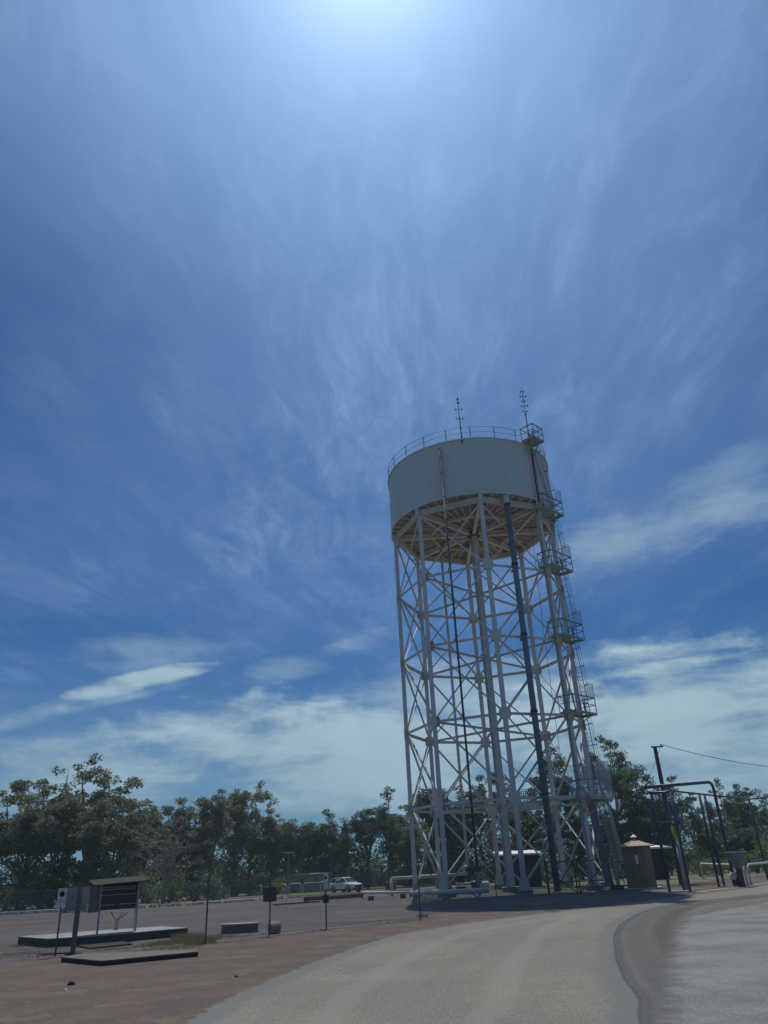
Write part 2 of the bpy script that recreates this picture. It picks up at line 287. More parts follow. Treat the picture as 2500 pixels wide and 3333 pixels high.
# ------------------------------------------------------------------ mesh builder
class MB:
    def __init__(s): s.v=[]; s.f=[]; s.uv=None
    def add(s,vs,fs):
        o=len(s.v); s.v+= [tuple(v) for v in vs]; s.f+=[tuple(i+o for i in f) for f in fs]; return s
    def box(s,c,d,ax=None):
        c=Vector(c); X,Y,Z=ax if ax else (Vector((1,0,0)),Vector((0,1,0)),Vector((0,0,1)))
        vs=[c+X*(i*d[0]/2)+Y*(j*d[1]/2)+Z*(k*d[2]/2) for k in(-1,1) for j in(-1,1) for i in(-1,1)]
        return s.add(vs,[(0,2,3,1),(4,5,7,6),(0,1,5,4),(2,6,7,3),(0,4,6,2),(1,3,7,5)])
    def beam(s,a,b,w,h,side=None):            # rectangular bar; w along side, h along the third axis
        a,b=Vector(a),Vector(b); Z=(b-a); l=Z.length; Z.normalize()
        X=Vector(side) if side is not None else (Vector((0,0,1)).cross(Z) if abs(Z.z)<0.99 else Vector((1,0,0)))
        X=(X-Z*X.dot(Z)).normalized(); Y=Z.cross(X)
        return s.box((a+b)/2,(w,h,l),(X,Y,Z))
    def angle(s,a,b,w,t=0.02,side=None):      # rolled L-section
        a,b=Vector(a),Vector(b); Z=(b-a).normalized()
        X=Vector(side) if side is not None else Vector((0,0,1)).cross(Z)
        X=(X-Z*X.dot(Z)).normalized(); Y=Z.cross(X)
        pr=[(-w/2,0),(w/2,0),(w/2,-w),(w/2-t,-w),(w/2-t,-t),(-w/2,-t)]
        vs=[p+X*x+Y*y for p in(a,b) for x,y in pr]; n=6
        return s.add(vs,[tuple(range(n-1,-1,-1)),tuple(range(n,2*n))]+[(i,(i+1)%n,n+(i+1)%n,n+i) for i in range(n)])
    def hsec(s,a,b,w,d,t,rad):                # H column: flanges face rad
        a,b=Vector(a),Vector(b); Z=(b-a).normalized(); Y=Vector(rad).normalized(); X=Y.cross(Z).normalized(); l=(b-a).length; m=(a+b)/2
        for sg in (-1,1): s.box(m+Y*sg*(d/2-t/2),(w,t,l),(X,Y,Z))
        return s.box(m,(t,d-2*t,l),(X,Y,Z))
    def tube(s,pts,r,n=8,caps=True):
        pts=[Vector(p) for p in pts]; rr=r if isinstance(r,(list,tuple)) else [r]*len(pts); o=len(s.v); ref=None
        for i,p in enumerate(pts):
            t=((pts[i+1]-p) if i==0 else (p-pts[i-1]) if i==len(pts)-1 else (pts[i+1]-pts[i-1])).normalized()
            if ref is None: ref=Vector((0,0,1)).cross(t) if abs(t.z)<0.9 else Vector((1,0,0)).cross(t)
            X=(ref-t*ref.dot(t)).normalized(); ref=X; Y=t.cross(X)
            s.v+=[tuple(p+X*(math.cos(2*math.pi*k/n)*rr[i])+Y*(math.sin(2*math.pi*k/n)*rr[i])) for k in range(n)]
        for i in range(len(pts)-1):
            for k in range(n): s.f.append((o+i*n+k,o+i*n+(k+1)%n,o+(i+1)*n+(k+1)%n,o+(i+1)*n+k))
        if caps:
            s.f.append(tuple(o+k for k in range(n-1,-1,-1))); s.f.append(tuple(o+(len(pts)-1)*n+k for k in range(n)))
        return s
    def lathe(s,c,prof,n=24,axis=None,a0=0.0):
        c=Vector(c); Z=Vector(axis).normalized() if axis else Vector((0,0,1))
        X=Vector((1,0,0)) if abs(Z.x)<0.9 else Vector((0,1,0)); X=(X-Z*X.dot(Z)).normalized(); Y=Z.cross(X); o=len(s.v)
        for r,z in prof: s.v+=[tuple(c+Z*z+X*(r*math.cos(a0+2*math.pi*k/n))+Y*(r*math.sin(a0+2*math.pi*k/n))) for k in range(n)]
        for i in range(len(prof)-1):
            for k in range(n): s.f.append((o+i*n+k,o+i*n+(k+1)%n,o+(i+1)*n+(k+1)%n,o+(i+1)*n+k))
        s.f.append(tuple(o+k for k in range(n-1,-1,-1))); s.f.append(tuple(o+(len(prof)-1)*n+k for k in range(n)))
        return s
    def prism(s,poly,z0,z1):
        n=len(poly); z0f=z0 if callable(z0) else (lambda x,y:z0)
        vs=[(p[0],p[1],z0f(p[0],p[1])) for p in poly]+[(p[0],p[1],z1) for p in poly]
        ar=sum(poly[i][0]*poly[(i+1)%n][1]-poly[(i+1)%n][0]*poly[i][1] for i in range(n))
        idx=list(range(n)) if ar>0 else list(range(n-1,-1,-1))
        fs=[tuple(reversed(idx)),tuple(i+n for i in idx)]
        for a in range(n):
            i,j=idx[a],idx[(a+1)%n]; fs.append((i,j,n+j,n+i))
        return s.add(vs,fs)
    def quad(s,a,b,c,d): return s.add([a,b,c,d],[(0,1,2,3)])
    def build(s,name,m,parent=None,smooth=False,uvs=None,bevel=0):
        org=parent_world(parent); me=bpy.data.meshes.new(name)
        me.from_pydata([(v[0]-org[0],v[1]-org[1],v[2]-org[2]) for v in s.v],[],s.f)
        if uvs:
            u=me.uv_layers.new(name='UVMap')
            for i,x in enumerate(uvs): u.data[i].uv=x
        if smooth: me.shade_smooth()
        me.materials.append(m); me.update()
        o=bpy.data.objects.new(name,me); COL.objects.link(o)
        if parent is not None: o.parent=parent
        if bevel:
            b=o.modifiers.new('bevel','BEVEL'); b.width=bevel; b.segments=2; b.limit_method='ANGLE'
        return o
def parent_world(p):
    v=Vector((0,0,0))
    while p is not None: v=v+p.location; p=p.parent
    return v
def tag(o,label=None,cat=None,group=None,kind=None):
    if label: o['label']=label
    if cat: o['category']=cat
    if group: o['group']=group
    if kind: o['kind']=kind
    return o
def thing(name,label,cat,loc,group=None):
    o=bpy.data.objects.new(name,None); COL.objects.link(o); o.location=loc; o.empty_display_size=0.3
    return tag(o,label,cat,group)
def dup(root,loc,rz=0,s=(1,1,1),label=None,group=None):
    r=root.copy(); COL.objects.link(r); r.location=loc; r.rotation_euler=(0,0,rz); r.scale=s
    if label: r['label']=label
    if group: r['group']=group
    for ch in list(root.children):
        c=ch.copy(); COL.objects.link(c); c.parent=r
        for g in ch.children:
            d=g.copy(); COL.objects.link(d); d.parent=c
    return r
def wirepanel(name,a,b,z0,z1,m,parent,arc=None):
    """upright wire panel between a and b with metric uvs"""
    a,b=Vector(a),Vector(b); l=(b-a).length
    mb=MB().quad((a.x,a.y,z0),(b.x,b.y,z0),(b.x,b.y,z1),(a.x,a.y,z1))
    return mb.build(name,m,parent,uvs=[(0,0),(l,0),(l,z1-z0),(0,z1-z0)])
def textmesh(body,size,m,name,parent,pos,right,up):
    cu=bpy.data.curves.new(name,'FONT'); cu.body=body; cu.size=size; cu.align_x='CENTER'; cu.align_y='CENTER'; cu.extrude=0.001
    t=bpy.data.objects.new('tmp',cu); COL.objects.link(t); bpy.context.view_layer.update()
    me=bpy.data.meshes.new_from_object(t.evaluated_get(bpy.context.evaluated_depsgraph_get())); bpy.data.objects.remove(t)
    nn=Vector(right).cross(Vector(up)); M=Matrix((Vector(right),Vector(up),nn)).transposed().to_4x4()
    org=parent_world(parent); M.translation=Vector(pos)-org
    me.transform(M); me.materials.clear(); me.materials.append(m)
    o=bpy.data.objects.new(name,me); COL.objects.link(o); o.parent=parent; return o

# ------------------------------------------------------------------ ground
def sheet(name,poly,m,dz,step=None,jag=0.0):
    """flat polygon draped on the terrain, edges subdivided and roughened"""
    pts=[]
    for i in range(len(poly)):
        a,b=Vector((*poly[i],0)),Vector((*poly[(i+1)%len(poly)],0)); n=max(1,int((b-a).length/0.35)) if jag else max(1,int((b-a).length/3))
        for k in range(n):
            p=a.lerp(b,k/n)
            if jag: p+=Vector((random.gauss(0,jag),random.gauss(0,jag),0))
            pts.append(p)
    bm=bmesh.new(); vs=[bm.verts.new(p) for p in pts]; f=bm.faces.new(vs)
    bmesh.ops.triangulate(bm,faces=[f])
    for Y in range(68,122,4):
        bmesh.ops.bisect_plane(bm,geom=bm.verts[:]+bm.edges[:]+bm.faces[:],plane_co=(0,Y,0),plane_no=(0,1,0))
    for v in bm.verts: v.co.z=gz(v.co.y)+dz
    bmesh.ops.recalc_face_normals(bm,faces=bm.faces)
    me=bpy.data.meshes.new(name); bm.to_mesh(me); bm.free()
    if sum(p.normal.z for p in me.polygons)<0: me.flip_normals()
    me.materials.append(m); o=bpy.data.objects.new(name,me); COL.objects.link(o); return tag(o,kind='structure')
# base ground: one sheet to the horizon
ys=[-60,-20,0,20,40,60]+list(range(68,120,4))+[120,160,300,700,1600]; xs=[-1500,-400,-120,-60,-30,0,30,60,120,400,1500]
mb=MB(); mb.v=[(x,y,gz(y)) for y in ys for x in xs]; nx=len(xs)
mb.f=[(j*nx+i,j*nx+i+1,(j+1)*nx+i+1,(j+1)*nx+i) for j in range(len(ys)-1) for i in range(nx-1)]
tag(mb.build('ground',MT['yard']),kind='structure')
def P2(x,y): p=at(x,y,0); return (p.x,p.y)
road_left=[(-4.6,2),(-3.9,11),P2(590,3333),P2(760,3240),P2(1000,3140),P2(1160,3082),P2(1300,3040),P2(1480,3010),P2(1700,2980),P2(1900,2957)]
road_far=[(11.6,42.5),(17.0,47.6),(24.5,55.2),(34,66),(48,80)]
road_right=[(56,74),(40,58),(28,49),(20,44),P2(2235,2936),P2(2150,2952),P2(2080,2975),P2(2025,3010),P2(2008,3050),P2(2018,3120),P2(2050,3190),P2(2100,3250),P2(2105,3333),(3.1,8),(3.0,2)]
import numpy as np
def soft(name,poly,m,dz,step=0.2,grow=0.6,y1=62.0):
    """grid sheet over a polygon that stores each vertex's signed distance to the outline, for a ragged, crumbling edge"""
    P=np.array(poly,float); Q=np.roll(P,-1,0)
    x0,y0=P.min(0)-grow; x1,yy=P.max(0)+grow; x0=max(x0,-32); x1=min(x1,50); yy=min(yy,y1)
    # finer near the camera
    ysl=[max(y0,3.0)]
    while ysl[-1]<yy: ysl.append(ysl[-1]+max(step*0.6,ysl[-1]*0.008))
    xsl=list(np.arange(x0,x1,step)); X,Y=np.meshgrid(xsl,ysl); pt=np.stack([X.ravel(),Y.ravel()],1)
    d=np.full(len(pt),1e9); ins=np.zeros(len(pt),bool)
    for a,b in zip(P,Q):
        ab=b-a; t=np.clip(((pt-a)@ab)/(ab@ab+1e-9),0,1); d=np.minimum(d,np.linalg.norm(pt-(a+t[:,None]*ab),axis=1))
        c=((a[1]>pt[:,1])!=(b[1]>pt[:,1])); xi=a[0]+(pt[:,1]-a[1])/(b[1]-a[1]+1e-12)*ab[0]; ins^=c&(pt[:,0]<xi)
    d=np.where(ins,d,-d); nx_=len(xsl); keep=d>-grow
    idx=-np.ones(len(pt),int); fs=[]
    K=keep.reshape(len(ysl),nx_)
    for jj in range(len(ysl)-1):
        r=K[jj]&K[jj+1]; rr=r[:-1]&r[1:]
        for ii in np.nonzero(rr)[0]: q=jj*nx_+ii; fs.append((q,q+1,q+nx_+1,q+nx_))
    used_=np.unique(np.array(fs).ravel()); idx[used_]=np.arange(len(used_))
    me=bpy.data.meshes.new(name); me.from_pydata([(float(pt[k,0]),float(pt[k,1]),gz(pt[k,1])+dz) for k in used_],[],[tuple(int(idx[k]) for k in f) for f in fs])
    at_=me.attributes.new('edge','FLOAT','POINT'); at_.data.foreach_set('value',d[used_].astype(np.float32))
    me.materials.append(m); o=bpy.data.objects.new(name,me); COL.objects.link(o); return tag(o,kind='structure')
def softmat(m,width=0.25,ns=2.2,amp=0.5,bands=()):
    """ragged alpha edge from the 'edge' distance; bands = (from, to, colour, amount) strips that run parallel to it"""
    t=m.node_tree; b=t.nodes['Principled BSDF']; A=t.nodes.new('ShaderNodeAttribute'); A.attribute_name='edge'
    co=t.nodes.new('ShaderNodeTexCoord').outputs['Object']; n=t.nodes.new('ShaderNodeTexNoise'); n.inputs['Scale'].default_value=ns; n.inputs['Detail'].default_value=10; n.inputs['Roughness'].default_value=0.75; t.links.new(co,n.inputs['Vector'])
    def mt(op,a,c):
        q=t.nodes.new('ShaderNodeMath'); q.operation=op
        for s_,v in ((q.inputs[0],a),(q.inputs[1],c)):
            if isinstance(v,bpy.types.NodeSocket): t.links.new(v,s_)
            else: s_.default_value=v
        return q.outputs[0]
    e=mt('ADD',A.outputs['Fac'],mt('MULTIPLY',mt('SUBTRACT',n.outputs['Fac'],0.5),amp))
    def ss(v,a,c,lo,hi):
        q=t.nodes.new('ShaderNodeMapRange'); q.interpolation_type='SMOOTHSTEP'; t.links.new(v,q.inputs[0])
        for i_,x in zip((1,2,3,4),(a,c,lo,hi)): q.inputs[i_].default_value=x
        return q.outputs[0]
    t.links.new(ss(e,-width/2,width/2,0,1),b.inputs['Alpha'])
    src=b.inputs['Base Color'].links[0].from_socket
    for (f,to,col,am) in bands:
        w=(to-f)*0.35; k=mt('MULTIPLY',mt('MULTIPLY',ss(e,f,f+w,0,1),ss(e,to-w,to,1,0)),am)
        q=t.nodes.new('ShaderNodeMix'); q.data_type='RGBA'; t.links.new(k,q.inputs[0]); t.links.new(src,q.inputs[6]); q.inputs[7].default_value=(*col,1); src=q.outputs[2]
    t.links.new(src,b.inputs['Base Color'])
    return m
soft('dirt_verge',[(-40,1),(-40,16),(-16,24.5),(-11,27.8),(-7.2,29.9),(-3.2,34.2),(0.7,37.4),(5.5,42.5),(11,46.5),(16.5,50.2),(24,57.5),(36,69),(60,69),(60,1)],softmat(MT['verge'],0.5,1.6,1.2),0.004,0.35)
soft('road',road_left+road_far+road_right,softmat(MT['road'],0.22,1.8,0.8,[(-0.2,0.75,(0.150,0.155,0.145),0.75),(2.0,2.9,(0.255,0.240,0.205),0.45),(3.6,4.4,(0.165,0.155,0.135),0.35)]),0.008,0.22)
soft('pavement',[(x+dx_,y) for (x,y),dx_ in zip(road_right[4:-2],[-.1]*20)]+[(3.2,4),(52,4),(52,70),(40,58),(28,49.4)],softmat(MT['pave'],0.10,5,0.25,[(-0.12,0.30,(0.085,0.088,0.082),0.7),(0.1,1.2,(0.105,0.104,0.094),0.8),(0.9,2.0,(0.088,0.070,0.056),0.75)]),0.011,0.2)
soft('glare_gravel',[P2(2150,3400),P2(2165,3250),P2(2175,3120),P2(2190,3040),P2(2230,2985),(20.5,42.2),(30,47),(52,60),(52,4),(4.2,4)],softmat(MT['glare_gravel'],0.9,1.2,1.4),0.014,0.3)
softmat(MT['tan'],0.3,2,0.5)
soft('path',[(16.2,47.9),(17.6,49.6),(24.6,57.2),(35,69),(34.0,66.0),(24.2,55.0),(17.2,47.7)],MT['tan'],0.016,0.25,y1=69)
sheet('concrete_road',[(-60,66),(-33,68.6),(-20,69.5),(-14,72.5),(-8,77.5),(0,79.5),(12,82),(30,86),(60,92),(60,97),(30,93),(8,90),(-8,88.5),(-20,84),(-36,88),(-60,92)],MT['conc'],0.006,jag=0.12)
sheet('grass_strip',[(-60,76),(-34,76),(-21,77),(-12,82.5),(-8,84.5),(2,85.5),(12,86.5),(60,94.5),(60,92.5),(30,90),(12,83.5),(0,81.5),(-8,79.5),(-14,74.8),(-22,71.7),(-33,71.2),(-60,71)],MT['dry'],0.010,jag=0.2)
sheet('grass_verge',[(14.5,54.5),(60,100),(200,140),(200,300),(-200,300),(-200,96),(-40,93),(-8,98),(14,96),(12,62)],MT['dry'],0.014,jag=0.25)

# ------------------------------------------------------------------ water tower
TX,TY,TR=8.368,64.237,7.407; PH=R(-180.24)
LV=[0.0,6.283,12.256,18.283,24.283]; ZT=30.0; RS=7.76
def ang_(k): return PH+k*math.pi/4
def lg(k,z,r=TR): return Vector((TX+r*math.cos(ang_(k)),TY+r*math.sin(ang_(k)),z))
def radial(k): return Vector((math.cos(ang_(k)),math.sin(ang_(k)),0))
def tang(k): return Vector((-math.sin(ang_(k)),math.cos(ang_(k)),0))
TW=thing('water_tower','tall white steel water tower with a round grey tank on eight braced legs','water tower',(TX,TY,0))
for k in range(8):
    leg=MB().hsec(lg(k,0.3),lg(k,ZT),0.34,0.34,0.035,radial(k) if k==3 else (0,-1,0))
    o=leg.build('leg',MT['white'],TW)
    # shoe and footing
    sh=MB(); c=lg(k,0.3); 
    sh.box(c+Vector((0,0,0.02)),(0.75,0.75,0.04),(tang(k),radial(k),Vector((0,0,1))))
    for sg in (-1,1):
        a=c+radial(k)*sg*0.19
        vs=[a+tang(k)*x+Vector((0,0,z)) for x,z in ((-.34,.04),(.34,.04),(.34,.40),(.22,.72),(-.22,.72),(-.34,.40))]
        vs2=[v+radial(k)*sg*0.02 for v in vs]
        sh.add(vs+vs2,[(0,1,2,3,4,5),(11,10,9,8,7,6)]+[(i,(i+1)%6,6+(i+1)%6,6+i) for i in range(6)])
    sh.build('base_plate',MT['white'],TW)
    MB().box(lg(k,0.10),(0.95,0.95,0.42),(tang(k),radial(k),Vector((0,0,1)))).build('footing',MT['conc'],TW,bevel=0.02)
MB().hsec((TX,TY,0.3),(TX,TY,ZT+0.05),0.52,0.50,0.04,(0.35,-1,0)).build('centre_column',MT['white'],TW)
MB().box((TX,TY,0.12),(1.3,1.3,0.4)).build('footing',MT['conc'],TW,bevel=0.02)
for z in LV[1:]:
    for k in range(8):
        a,b=lg(k,z),lg(k+1,z); d=(b-a).normalized(); n=(radial(k)+radial(k+1)).normalized()
        m_=MB().beam(a+d*0.2,b-d*0.2,0.20,0.025,n); m_.beam(a+d*0.2+n*0.088+Vector((0,0,-0.1)),b-d*0.2+n*0.088+Vector((0,0,-0.1)),0.024,0.20,n)
        m_.build('ring_strut',MT['white'],TW)
    for k in (1,5,7,3):
        a=lg(k,z-0.02,TR-0.2); c=Vector((TX,TY,z-0.02))+radial(k)*0.28
        m_=MB().beam(a,c,0.16,0.022,tang(k)); m_.beam(a-Vector((0,0,0.09)),c-Vector((0,0,0.09)),0.02,0.16,tang(k)); m_.build('radial_strut',MT['white'],TW)
    for k in range(8):
        g=MB()
        for sg,w in ((1,0.43),(-1,0.40)):
            a=lg(k,z-0.05)+radial(k)*sg*0.193; c_=0.14
            pr=[(-w,-w+c_),(-w+c_,-w),(w-c_,-w),(w,-w+c_),(w,w-c_),(w-c_,w),(-w+c_,w),(-w,w-c_)]
            vs=[a+tang(k)*x+Vector((0,0,y)) for x,y in pr]; vs2=[v+radial(k)*sg*0.02 for v in vs]
            g.add(vs+vs2,[tuple(range(8)),tuple(range(15,7,-1))]+[(i,(i+1)%8,8+(i+1)%8,8+i) for i in range(8)])
        g.build('gusset_plate',MT['white'],TW)
lv=LV+[ZT]
for i in range(5):
    z0,z1=lv[i],lv[i+1]
    z0=z0+ (0.85 if i==0 else 0.22); z1=z1-0.28
    for k in range(8):
        n=(radial(k)+radial(k+1)).normalized(); d=(lg(k+1,0)-lg(k,0)).normalized()
        for sg,(za,zb) in ((1,(z0,z1)),(-1,(z1,z0))):
            a=lg(k,za)+d*0.22+n*sg*0.055; b=lg(k+1,zb)-d*0.22+n*sg*0.055
            MB().angle(a,b,0.13,0.02,n.cross((b-a).normalized())).build('brace',MT['white'],TW)
# ring beam, girders, joists, floor
for k in range(8):
    a,b=lg(k,ZT+0.27,TR),lg(k+1,ZT+0.27,TR); n=(radial(k)+radial(k+1)).normalized()
    d=(b-a).normalized(); m_=MB()
    m_.beam(a,b,0.03,0.44,n); m_.beam(a+Vector((0,0,-0.235)),b+Vector((0,0,-0.235)),0.24,0.03,n); m_.beam(a+Vector((0,0,0.235)),b+Vector((0,0,0.235)),0.24,0.03,n)
    m_.build('ring_beam',MT['under'] if k not in (0,1,2,3) else MT['white'],TW)
    a=Vector((TX,TY,0))+radial(k)*0.55; b=lg(k,0,TR-0.05); m_=MB()
    for z,w,h in ((ZT+0.24,0.03,0.42),(ZT+0.016,0.30,0.03),(ZT+0.465,0.24,0.03)):
        m_.beam(a+Vector((0,0,z)),b+Vector((0,0,z)),w,h,tang(k))
    m_.build('girder',MT['under'],TW)
    # bracket carrying the shell outside the leg
    a=lg(k,0,TR+0.02); br=MB().box(lg(k,ZT+0.30,TR+0.19),(0.36,0.34,0.62),(tang(k),radial(k),Vector((0,0,1)))); br.build('bracket',MT['white'],TW)
    # mid ring
    a,b=lg(k,ZT+0.33,4.1),lg(k+1,ZT+0.33,4.1); n=(radial(k)+radial(k+1)).normalized(); d=(b-a).normalized()
    m_=MB().beam(a+d*0.15,b-d*0.15,0.025,0.28,n); m_.beam(a+d*0.15+Vector((0,0,-0.15)),b-d*0.15+Vector((0,0,-0.15)),0.16,0.02,n); m_.build('secondary_beam',MT['under'],TW)
m_=MB()
for i in range(48):
    if i%6==0: continue
    an=PH+i*math.pi/24; u=Vector((math.cos(an),math.sin(an),0)); t=Vector((-u.y,u.x,0)); c=Vector((TX,TY,ZT+0.56))
    r0=3.85 if i%2 else 1.2
    m_.beam(c+u*r0,c+u*(RS-0.06),0.02,0.13,t); m_.beam(c+u*r0-Vector((0,0,0.068)),c+u*(RS-0.06)-Vector((0,0,0.068)),0.075,0.012,t)
m_.build('floor_joists',MT['under'],TW)
MB().lathe((TX,TY,ZT+0.635),[(RS-0.03,0),(RS-0.03,0.05)],96).build('tank_floor',MT['floor'],TW)
MB().lathe((TX,TY,ZT-0.02),[(0.30,0),(0.62,0.0),(0.62,0.06),(0.45,0.07),(0.45,0.5)],24).build('hub_ring',MT['dark'],TW)
ZB,ZR=30.64,36.2
tk=MB().lathe((TX,TY,0),[(RS,ZB),(RS,32.5),(RS,34.4),(RS,ZR-0.12),(RS+0.11,ZR-0.10),(RS+0.11,ZR),(RS-0.02,ZR+0.02),(4,ZR+0.42),(0.1,ZR+0.62)],128)
tank=tk.build('tank',MT['tank'],TW)
for p in tank.data.polygons: p.use_smooth=False
bpy.context.view_layer.update()
tank.data.shade_smooth()
e_=tank.modifiers.new('edge','EDGE_SPLIT'); e_.split_angle=R(30)
m_=MB()
for z in (32.5,34.4): m_.lathe((TX,TY,z-0.012),[(RS-0.01,0),(RS+0.008,0.002),(RS+0.008,0.022),(RS-0.01,0.024)],128)
m_.build('weld_seams',MT['tank'],tank)
# rim handrail (open beside the ladder platform)
hr=thing; rail=MB(); rr=RS+0.02
gap0,gap1=R(-60),R(-40)
n=96; seg=[gap1+(2*math.pi-(gap1-gap0))*i/n for i in range(n+1)]
for z in (ZR+1.18,ZR+0.62):
    rail.tube([(TX+rr*math.cos(a),TY+rr*math.sin(a),z) for a in seg],0.028,6)
for i in range(22):
    a=seg[0]+(seg[-1]-seg[0])*i/21
    rail.box((TX+rr*math.cos(a),TY+rr*math.sin(a),ZR+0.6),(0.07,0.05,1.2),(Vector((-math.sin(a),math.cos(a),0)),Vector((math.cos(a),math.sin(a),0)),Vector((0,0,1))))
rail.build('handrail',MT['grey'],TW)
# platforms beside the ladder leg, in that leg's own axes
L8=lg(3,0); U=Vector((0.7071,0.7071,0)); V=Vector((0.7071,-0.7071,0)); Z3=Vector((0,0,1))
def pf(u,v,z): return L8+U*u+V*v+Z3*z
def platform(z,u0,u1,v0,v1,screens,label=None,solid=False,notch=True):
    e=bpy.data.objects.new('platform',None); COL.objects.link(e); e.parent=TW; 
    c0=pf(u0,v0,z); e.location=c0-Vector((TX,TY,0))
    d=MB(); c=pf((u0+u1)/2,(v0+v1)/2,z); ax=(U,V,Z3)
    # deck with an opening for the ladder
    hu0,hu1,hv0,hv1=(1.7,2.35,-0.05,0.6) if notch else (u1,u1,v0,v1)
    d.box(pf((u0+min(hu0,u1))/2,(v0+v1)/2,z),(min(hu0,u1)-u0,v1-v0,0.04),ax)
    if notch:
        d.box(pf((hu1+u1)/2,(v0+v1)/2,z),(u1-hu1,v1-v0,0.04),ax)
        d.box(pf((hu0+hu1)/2,(v0+hv0)/2,z),(hu1-hu0,hv0-v0,0.04),ax)
        d.box(pf((hu0+hu1)/2,(v1+hv1)/2,z),(hu1-hu0,v1-hv1,0.04),ax)
    d.build('deck',MT['deck'],e)
    f=MB()
    for a,b in (((u0,v0),(u1,v0)),((u0,v1),(u1,v1)),((u0,v0),(u0,v1)),((u1,v0),(u1,v1))):
        f.beam(pf(*a,z-0.09),pf(*b,z-0.09),0.05,0.15)
    f.beam(pf(u0+0.1,v1-0.1,z-0.1),pf(0,0.1,z-1.1),0.07,0.07); f.beam(pf(u1-0.3,v1-0.2,z-0.1),pf(0.1,0.1,z-1.3),0.07,0.07)
    f.build('frame',MT['deck'],e)
    g=MB(); H=1.2
    cs=[(u0,v0),(u0,v1),(u1,v1),(u1,v0)]
    for h,w in ((H,0.09),(H*0.52,0.055)):
        for i in range(3): g.beam(pf(*cs[i],z+h),pf(*cs[i+1],z+h),w,w*0.75)
    g.beam(pf(u0,v0,z+H),pf(0.6,v0,z+H),0.06,0.05)
    for a in cs+[((u0+u1)/2,v1)]: g.beam(pf(*a,z-0.1),pf(*a,z+H+0.02),0.055,0.055)
    g.build('railing',MT['rail'],e)
    for (a,b,z0,z1,mm) in screens: wirepanel('mesh_screen',pf(*a,0),pf(*b,0),z+z0,z+z1,mm,e)
    if screens:
        q=MB()
        for (a,b,z0,z1,mm) in screens:
            q.tube([pf(*a,z+z0),pf(*a,z+z1),pf(*b,z+z1),pf(*b,z+z0)],0.014,5)
        q.build('screen_frame',MT['rail'],e)
    return e
pz=[29.95,24.58,18.5,12.4,6.12]
SC=lambda:[((1.75,0.97),(2.66,0.97),1.2,2.35,MT['screen']),((2.66,0.95),(2.66,-0.45),1.2,2.35,MT['screen'])]
for z in pz[:4]: platform(z,-0.45,2.65,-0.45,0.95,SC())
b5=[((-0.55,1.12),(2.8,1.12),0,1.25,MT['cage']),((-0.55,-0.5),(-0.55,1.12),0,1.25,MT['cage']),((2.8,1.12),(2.8,-0.5),0,1.25,MT['cage']),((0.6,1.12),(2.8,1.12),1.25,2.6,MT['cage']),((2.8,1.12),(2.8,-0.5),1.25,2.6,MT['cage']),((2.8,-0.5),(0.8,-0.5),0.0,2.6,MT['cage']),((-0.55,-0.5),(-0.55,1.12),1.25,2.3,MT['screen'])]
platform(pz[4],-0.5,2.75,-0.45,1.07,b5)
platform(36.32,-1.55,0.0,0.42,1.72,[],notch=False)
def rail_link():
    m=MB()
    for h in (1.18,0.62):
        a=Vector((TX+rr*math.cos(gap0),TY+rr*math.sin(gap0),ZR+h)); m.tube([a,pf(-1.55,0.45,36.32+h)],0.026,6)
        a=Vector((TX+rr*math.cos(gap1),TY+rr*math.sin(gap1),ZR+h)); m.tube([a,pf(0,0.45,36.32+h)],0.026,6)
    m.build('handrail_link',MT['grey'],TW)
rail_link()
def ladder(b,t,cage=True,z_c0=2.3,z_ext=1.1,enclosed=False):
    b,t=Vector(b),Vector(t); ax=(t-b).normalized(); e=bpy.data.objects.new('ladder',None); COL.objects.link(e); e.parent=TW; e.location=b-Vector((TX,TY,0))
    m=MB(); top=t+ax*z_ext
    for sg in (-1,1): m.beam(b+V*sg*0.22,top+V*sg*0.22,0.03,0.07,V)
    m.build('stringers',MT['rail'],e)
    n=int((t-b).length/0.3); m=MB()
    for i in range(1,n): p=b+ax*(i*0.3); m.tube([p-V*0.22,p+V*0.22],0.014,5)
    m.build('rungs',MT['rail'],e)
    if cage:
        out=(U-ax*U.dot(ax)).normalized(); m=MB(); l=(t-b).length; r=0.36
        hs=[z_c0+(l+z_ext-0.1-z_c0)*i/3 for i in range(4)]
        pt=lambda h,a:b+ax*h+V*(r*math.cos(a)*0.95)+out*(0.32+r*math.sin(a)*1.05-0.0)
        A=[R(-30+240*j/10) for j in range(11)]
        for h in hs:
            ps=[b+ax*h-V*-0.24]+[pt(h,a) for a in A]+[b+ax*h-V*0.24]
            for i in range(len(ps)-1): m.beam(ps[i],ps[i+1],0.012,0.045,None)
        for a in A[2:-1:3]: m.beam(pt(hs[0],a),pt(hs[-1],a),0.026,0.010)
        m.build('cage',MT['rail'],e)
    return e
ladder(pf(2.45,0.3,pz[0]),pf(-0.75,1.0,36.3),z_ext=0.9)
for i in range(4): ladder(pf(2.4,0.3,pz[i+1]),pf(1.75,0.3,pz[i]),z_ext=0.9)
